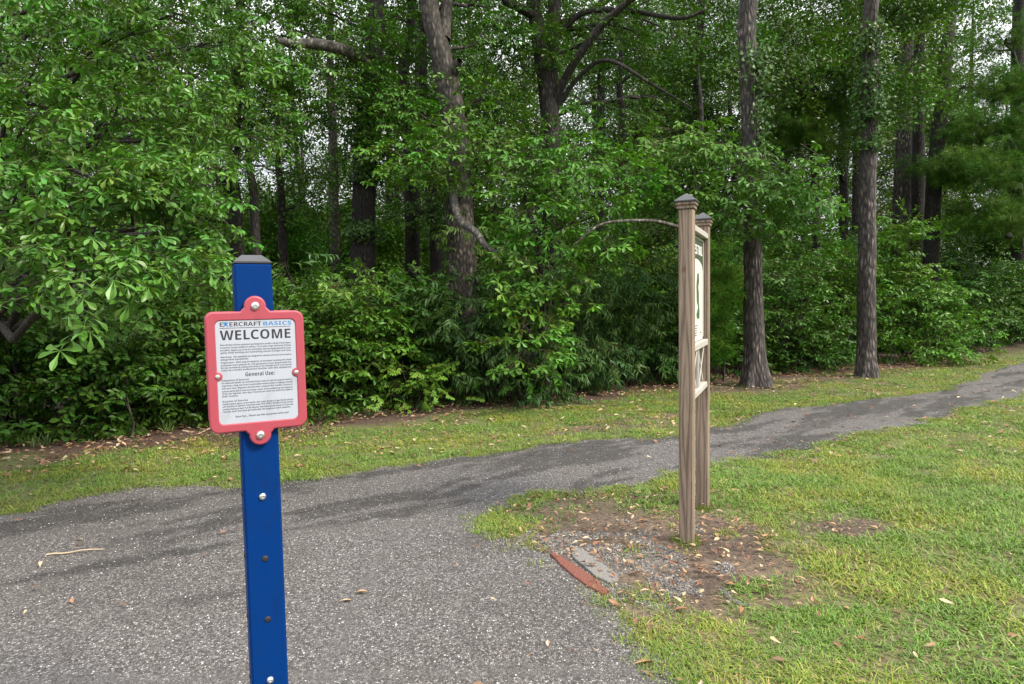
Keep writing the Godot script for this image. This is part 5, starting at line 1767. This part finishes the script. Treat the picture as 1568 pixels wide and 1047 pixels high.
	for b in [[Vector3(5.92, 0.12, -13.30), Vector3(5.91, 1.85, -13.30), "thin pale bare stem in the dark gap between the two pines on the grass"], [Vector3(8.35, 0.20, -14.20), Vector3(8.29, 1.70, -14.30), "thin brown bare stem just right of the lone straight pine"], [Vector3(-4.46, 0.22, -7.60), Vector3(-4.59, 0.86, -7.70), "thin bare stem low in the shade left of the pink sign"]]:
		rng.seed = hash(b[2])
		var stem := thing("bare_stem", b[2], "sapling", lift(b[0]))
		var top: Vector3 = b[1] - stem.position
		var st := begin()
		var line := bend(Vector3.ZERO, top, 0.02, 0.012, 8)
		add_tube(st, line, taper(0.014, 0.006, 8), 6)
		for k in 4:
			add_tube(st, bend(line[3 + k], line[3 + k] + Vector3(rnd(-0.4, 0.4), rnd(0.1, 0.4), rnd(-0.1, 0.3)), 0.02, 0.01, 4), taper(0.006, 0.002, 4), 4)
		obj("stem", done(st), M.pale_bark, stem)
	# thin grassy growth at the shrubs' feet
	rng.seed = 41
	var bufs := [PackedFloat32Array(), PackedFloat32Array(), PackedFloat32Array()]
	for i in 700:
		var x := rnd(-7.0, 17.0)
		var z := -6.0
		var want := rnd(-0.15, 0.7)
		if patchy.get_noise_2d(x * 16, 3.0) < -0.05:
			continue
		while into_wood(x, z) < want:
			z -= 0.08
		var s := rnd(0.35, 1.0)
		put(bufs[i % 3], Basis(Vector3.UP, rnd(0, TAU)).scaled(Vector3(s, s, s)), on_ground(x, z), tone(Color(1, 1, 0.9), 0.25))
	for k in 3:
		tag(scatter("weeds", LEAVES.brush[k], M.grass, bufs[k]), "thin grassy weeds along the foot of the shrubs", "weeds", "weeds at the edge of the wood")


# ------------------------------------------------------------------ small things lying about
# A broken flat piece sunk in the ground: its outline crumbled, its top worn a little.
func sunken(outline: Array, up: float) -> ArrayMesh:
	var rough := PackedVector2Array()
	for i in outline.size():
		var a: Vector2 = outline[i]
		var b: Vector2 = outline[(i + 1) % outline.size()]
		var n := maxi(1, int(a.distance_to(b) / 0.015))
		for k in n:
			var v := a.lerp(b, float(k) / n)
			rough.append(v + Vector2(lumps.get_noise_2d(v.x * 900, v.y * 900), lumps.get_noise_2d(v.x * 900 + 50, v.y * 900)) * 0.004)
	if Geometry2D.is_polygon_clockwise(rough):
		rough.reverse()
	var top := moved_in(rough, 0.003)
	var st := begin()
	st.set_smooth_group(-1)
	var y := func(v: Vector2, h: float) -> Vector3:
		return Vector3(v.x, ground_at(v.x, v.y) + h, v.y)
	for i in rough.size():
		var j := (i + 1) % rough.size()
		quad(st, y.call(rough[i], -0.05), y.call(rough[j], -0.05), y.call(rough[j], up - 0.005), y.call(rough[i], up - 0.005))
		quad(st, y.call(rough[i], up - 0.005), y.call(rough[j], up - 0.005), y.call(top[j], up), y.call(top[i], up))
	var t := Geometry2D.triangulate_polygon(top)
	if t.is_empty():
		t = Geometry2D.triangulate_delaunay(top)
	for i in range(0, t.size(), 3):
		var tri := [top[t[i]], top[t[i + 1]], top[t[i + 2]]]
		if (tri[1] - tri[0]).cross(tri[2] - tri[0]) < 0:
			tri.reverse()
		for v in tri:
			st.add_vertex(y.call(v, up))
	return done(st)


# Where something in the wood is seen, named by what stands in front of it.
func seen_at(p: Vector3) -> String:
	var k := p.x / -p.z
	for w in [[-0.79, "outside the picture on the left"], [-0.62, "behind the left oak boughs"], [-0.46, "left of the pink sign"], [-0.33, "above the pink sign"], [-0.255, "just left of the ivy-clad trunk"], [-0.14, "between the ivy-clad and the pale trunk"], [-0.03, "right behind the pale leaning trunk"], [0.09, "beside the forked grey trunk"], [0.19, "left of the trail sign"], [0.30, "behind the trail sign"], [0.41, "beside the nearer pine"], [0.51, "between the two pines on the grass"], [0.60, "right of the lone straight pine"], [0.69, "among the pine trunks at the right"], [0.79, "behind the sweeping pine boughs"]]:
		if k < w[0]:
			return w[1]
	return "outside the picture on the right"


# Things listed from left to right get an ordinal where they would share a label.
func told_apart(labels: Array) -> Array:
	var out := []
	for i in labels.size():
		var n := labels.count(labels[i])
		var k := labels.slice(0, i).count(labels[i])
		out.append(labels[i] if n == 1 else labels[i] + ", " + ["leftmost", "second from left", "third from left", "fourth from left", "fifth from left", "sixth from left", "seventh from left", "eighth from left", "ninth from left"][mini(k, 8)])
	return out


func by_bearing(a: Vector3, b: Vector3) -> bool:
	return a.x / -a.z < b.x / -b.z




func make_small_things() -> void:
	rng.seed = 8
	# a strip of red paver and a broken slab of concrete between path and gravel
	var brick := obj("red_paver", sunken([Vector2(0.21, -3.87), Vector2(0.24, -3.88), Vector2(0.28, -3.82), Vector2(0.35, -3.69), Vector2(0.43, -3.54), Vector2(0.49, -3.38), Vector2(0.45, -3.35), Vector2(0.39, -3.43), Vector2(0.32, -3.56), Vector2(0.26, -3.71)], 0.019), M.brick)
	brick.position.y = 0.0
	tag(brick, "worn red paver strip half sunk between the path and the gravel", "paver")
	var slab := obj("concrete_slab", sunken([Vector2(0.34, -4.01), Vector2(0.39, -3.96), Vector2(0.46, -3.86), Vector2(0.52, -3.70), Vector2(0.57, -3.57), Vector2(0.56, -3.49), Vector2(0.50, -3.48), Vector2(0.44, -3.56), Vector2(0.39, -3.70), Vector2(0.34, -3.83)], 0.016), M.concrete)
	tag(slab, "grey broken concrete edging lying beside the red paver", "concrete slab")
	# a bleached stick on the path
	var st := begin()
	add_tube(st, bend(Vector3(-0.16, 0.008, 0.02), Vector3(0.16, 0.012, -0.02), 0.004, 0.004, 7), taper(0.006, 0.003, 7), 6)
	var stick := obj("stick", done(st), M.dry)
	stick.position = on_ground(-2.77, -4.02, 0.008)
	stick.rotation.y = 0.1
	tag(stick, "pale dry stick lying on the asphalt at the left", "stick")
	st = begin()
	add_tube(st, bend(Vector3(-0.6, 0.02, 0.0), Vector3(0.6, 0.05, 0.1), 0.03, 0.02, 7), taper(0.012, 0.005, 7), 6)
	var branch := obj("fallen_branch", done(st), M.dry)
	branch.position = on_ground(-3.5, -8.15, 0.01)
	branch.rotation.y = 0.35
	tag(branch, "thin fallen branch on the litter left of the pink sign's lower edge", "branch")
	# larger dead leaves
	var where := [
		[Vector3(0.53, 0.00, -2.68), 1.6, 0, "tan dead leaf on the edge of the asphalt near the bottom of the picture"], [Vector3(0.50, 0.00, -3.23), 1.3, 0, "tan dead leaf just below the red paver"],
		[Vector3(1.14, 0.00, -4.08), 1.7, 3, "big pale dead leaf against the foot of the trail sign's near post"], [Vector3(0.82, 0.00, -3.15), 1.3, 2, "brown dead leaf by the bare patch of soil below the trail sign"],
		[Vector3(0.66, 0.00, -3.58), 1.2, 2, "dark curled leaf on the gravel beside the concrete edging"], [Vector3(2.13, 0.00, -3.14), 1.2, 3, "pale dead leaf lying in the grass at the lower right"],
		[Vector3(0.74, 0.00, -3.30), 1.2, 3, "pale dead leaf on the soil left of the bare patch"], [Vector3(0.88, 0.00, -4.41), 1.2, 0, "orange-brown leaf on the gravel left of the trail sign"],
		[Vector3(-2.91, 0.00, -4.25), 1.0, 3, "small pale leaf on the path beyond the dry stick"], [Vector3(-2.52, 0.00, -5.73), 1.5, 0, "tan leaf on the grass edge left of the blue post"], [Vector3(-3.85, 0.00, -5.93), 1.2, 3, "yellowish leaf on the far grass strip at the left"],
		[Vector3(-0.82, 0.00, -3.38), 1.2, 1, "brown leaf on the asphalt right of the blue post"], [Vector3(-0.89, 0.00, -3.29), 1.1, 3, "pale slim leaf on the asphalt close right of the blue post"],
		[Vector3(-2.33, 0.00, -3.34), 1.1, 0, "tan leaf on the asphalt at the lower left"],
	]
	for i in where.size():
		var w: Array = where[i]
		var m := mat(LEAF_BROWNS[w[2]] * 1.1, 0.8)
		m.backlight_enabled = true
		m.backlight = Color(0.4, 0.3, 0.2)
		var leaf := obj("fallen_leaf", dead_leaf(i % 4), m)
		leaf.position = on_ground(w[0].x, w[0].z, 0.016)
		leaf.rotation = Vector3(rnd(-0.3, 0.3), rnd(0, TAU), rnd(-0.2, 0.2))
		leaf.scale = Vector3.ONE * w[1] * 0.8
		tag(leaf, w[3], "fallen leaf", "fallen leaves")
	# seedlings and weeds with leaves of their own
	for w in [[Vector3(0.98, 0.00, -3.40), Vector3(0.13, 0.10, 0.13), 7, "yellow-green seedling on the soil right of the gravel"], [Vector3(0.79, 0.00, -4.58), Vector3(0.12, 0.16, 0.1), 6, "yellow-green weed left of the trail sign"], [Vector3(0.88, 0.00, -3.06), Vector3(0.07, 0.05, 0.07), 3, "tiny yellow sprout below the bare patch of soil"], [Vector3(0.26, 0.00, -5.05), Vector3(0.1, 0.09, 0.1), 4, "bright weed on the tip of the grass wedge"]]:
		shrub("seedling", w[3], lift(w[0]) + Vector3(0, 0.05, 0), w[1], "star", w[2], Color(1.6, 1.4, 0.8), "", {"lumps": 3, "size": 0.42, "category": "seedling"})
	shrub("leafy_twig", "broken green leafy twig lying on the lawn beyond the worn patch", on_ground(3.4, -6.0, 0.02), Vector3(0.4, 0.16, 0.25), "broad", 5, Color(1.0, 1.0, 1.2), "", {"lumps": 3, "size": 0.8, "category": "twig"})
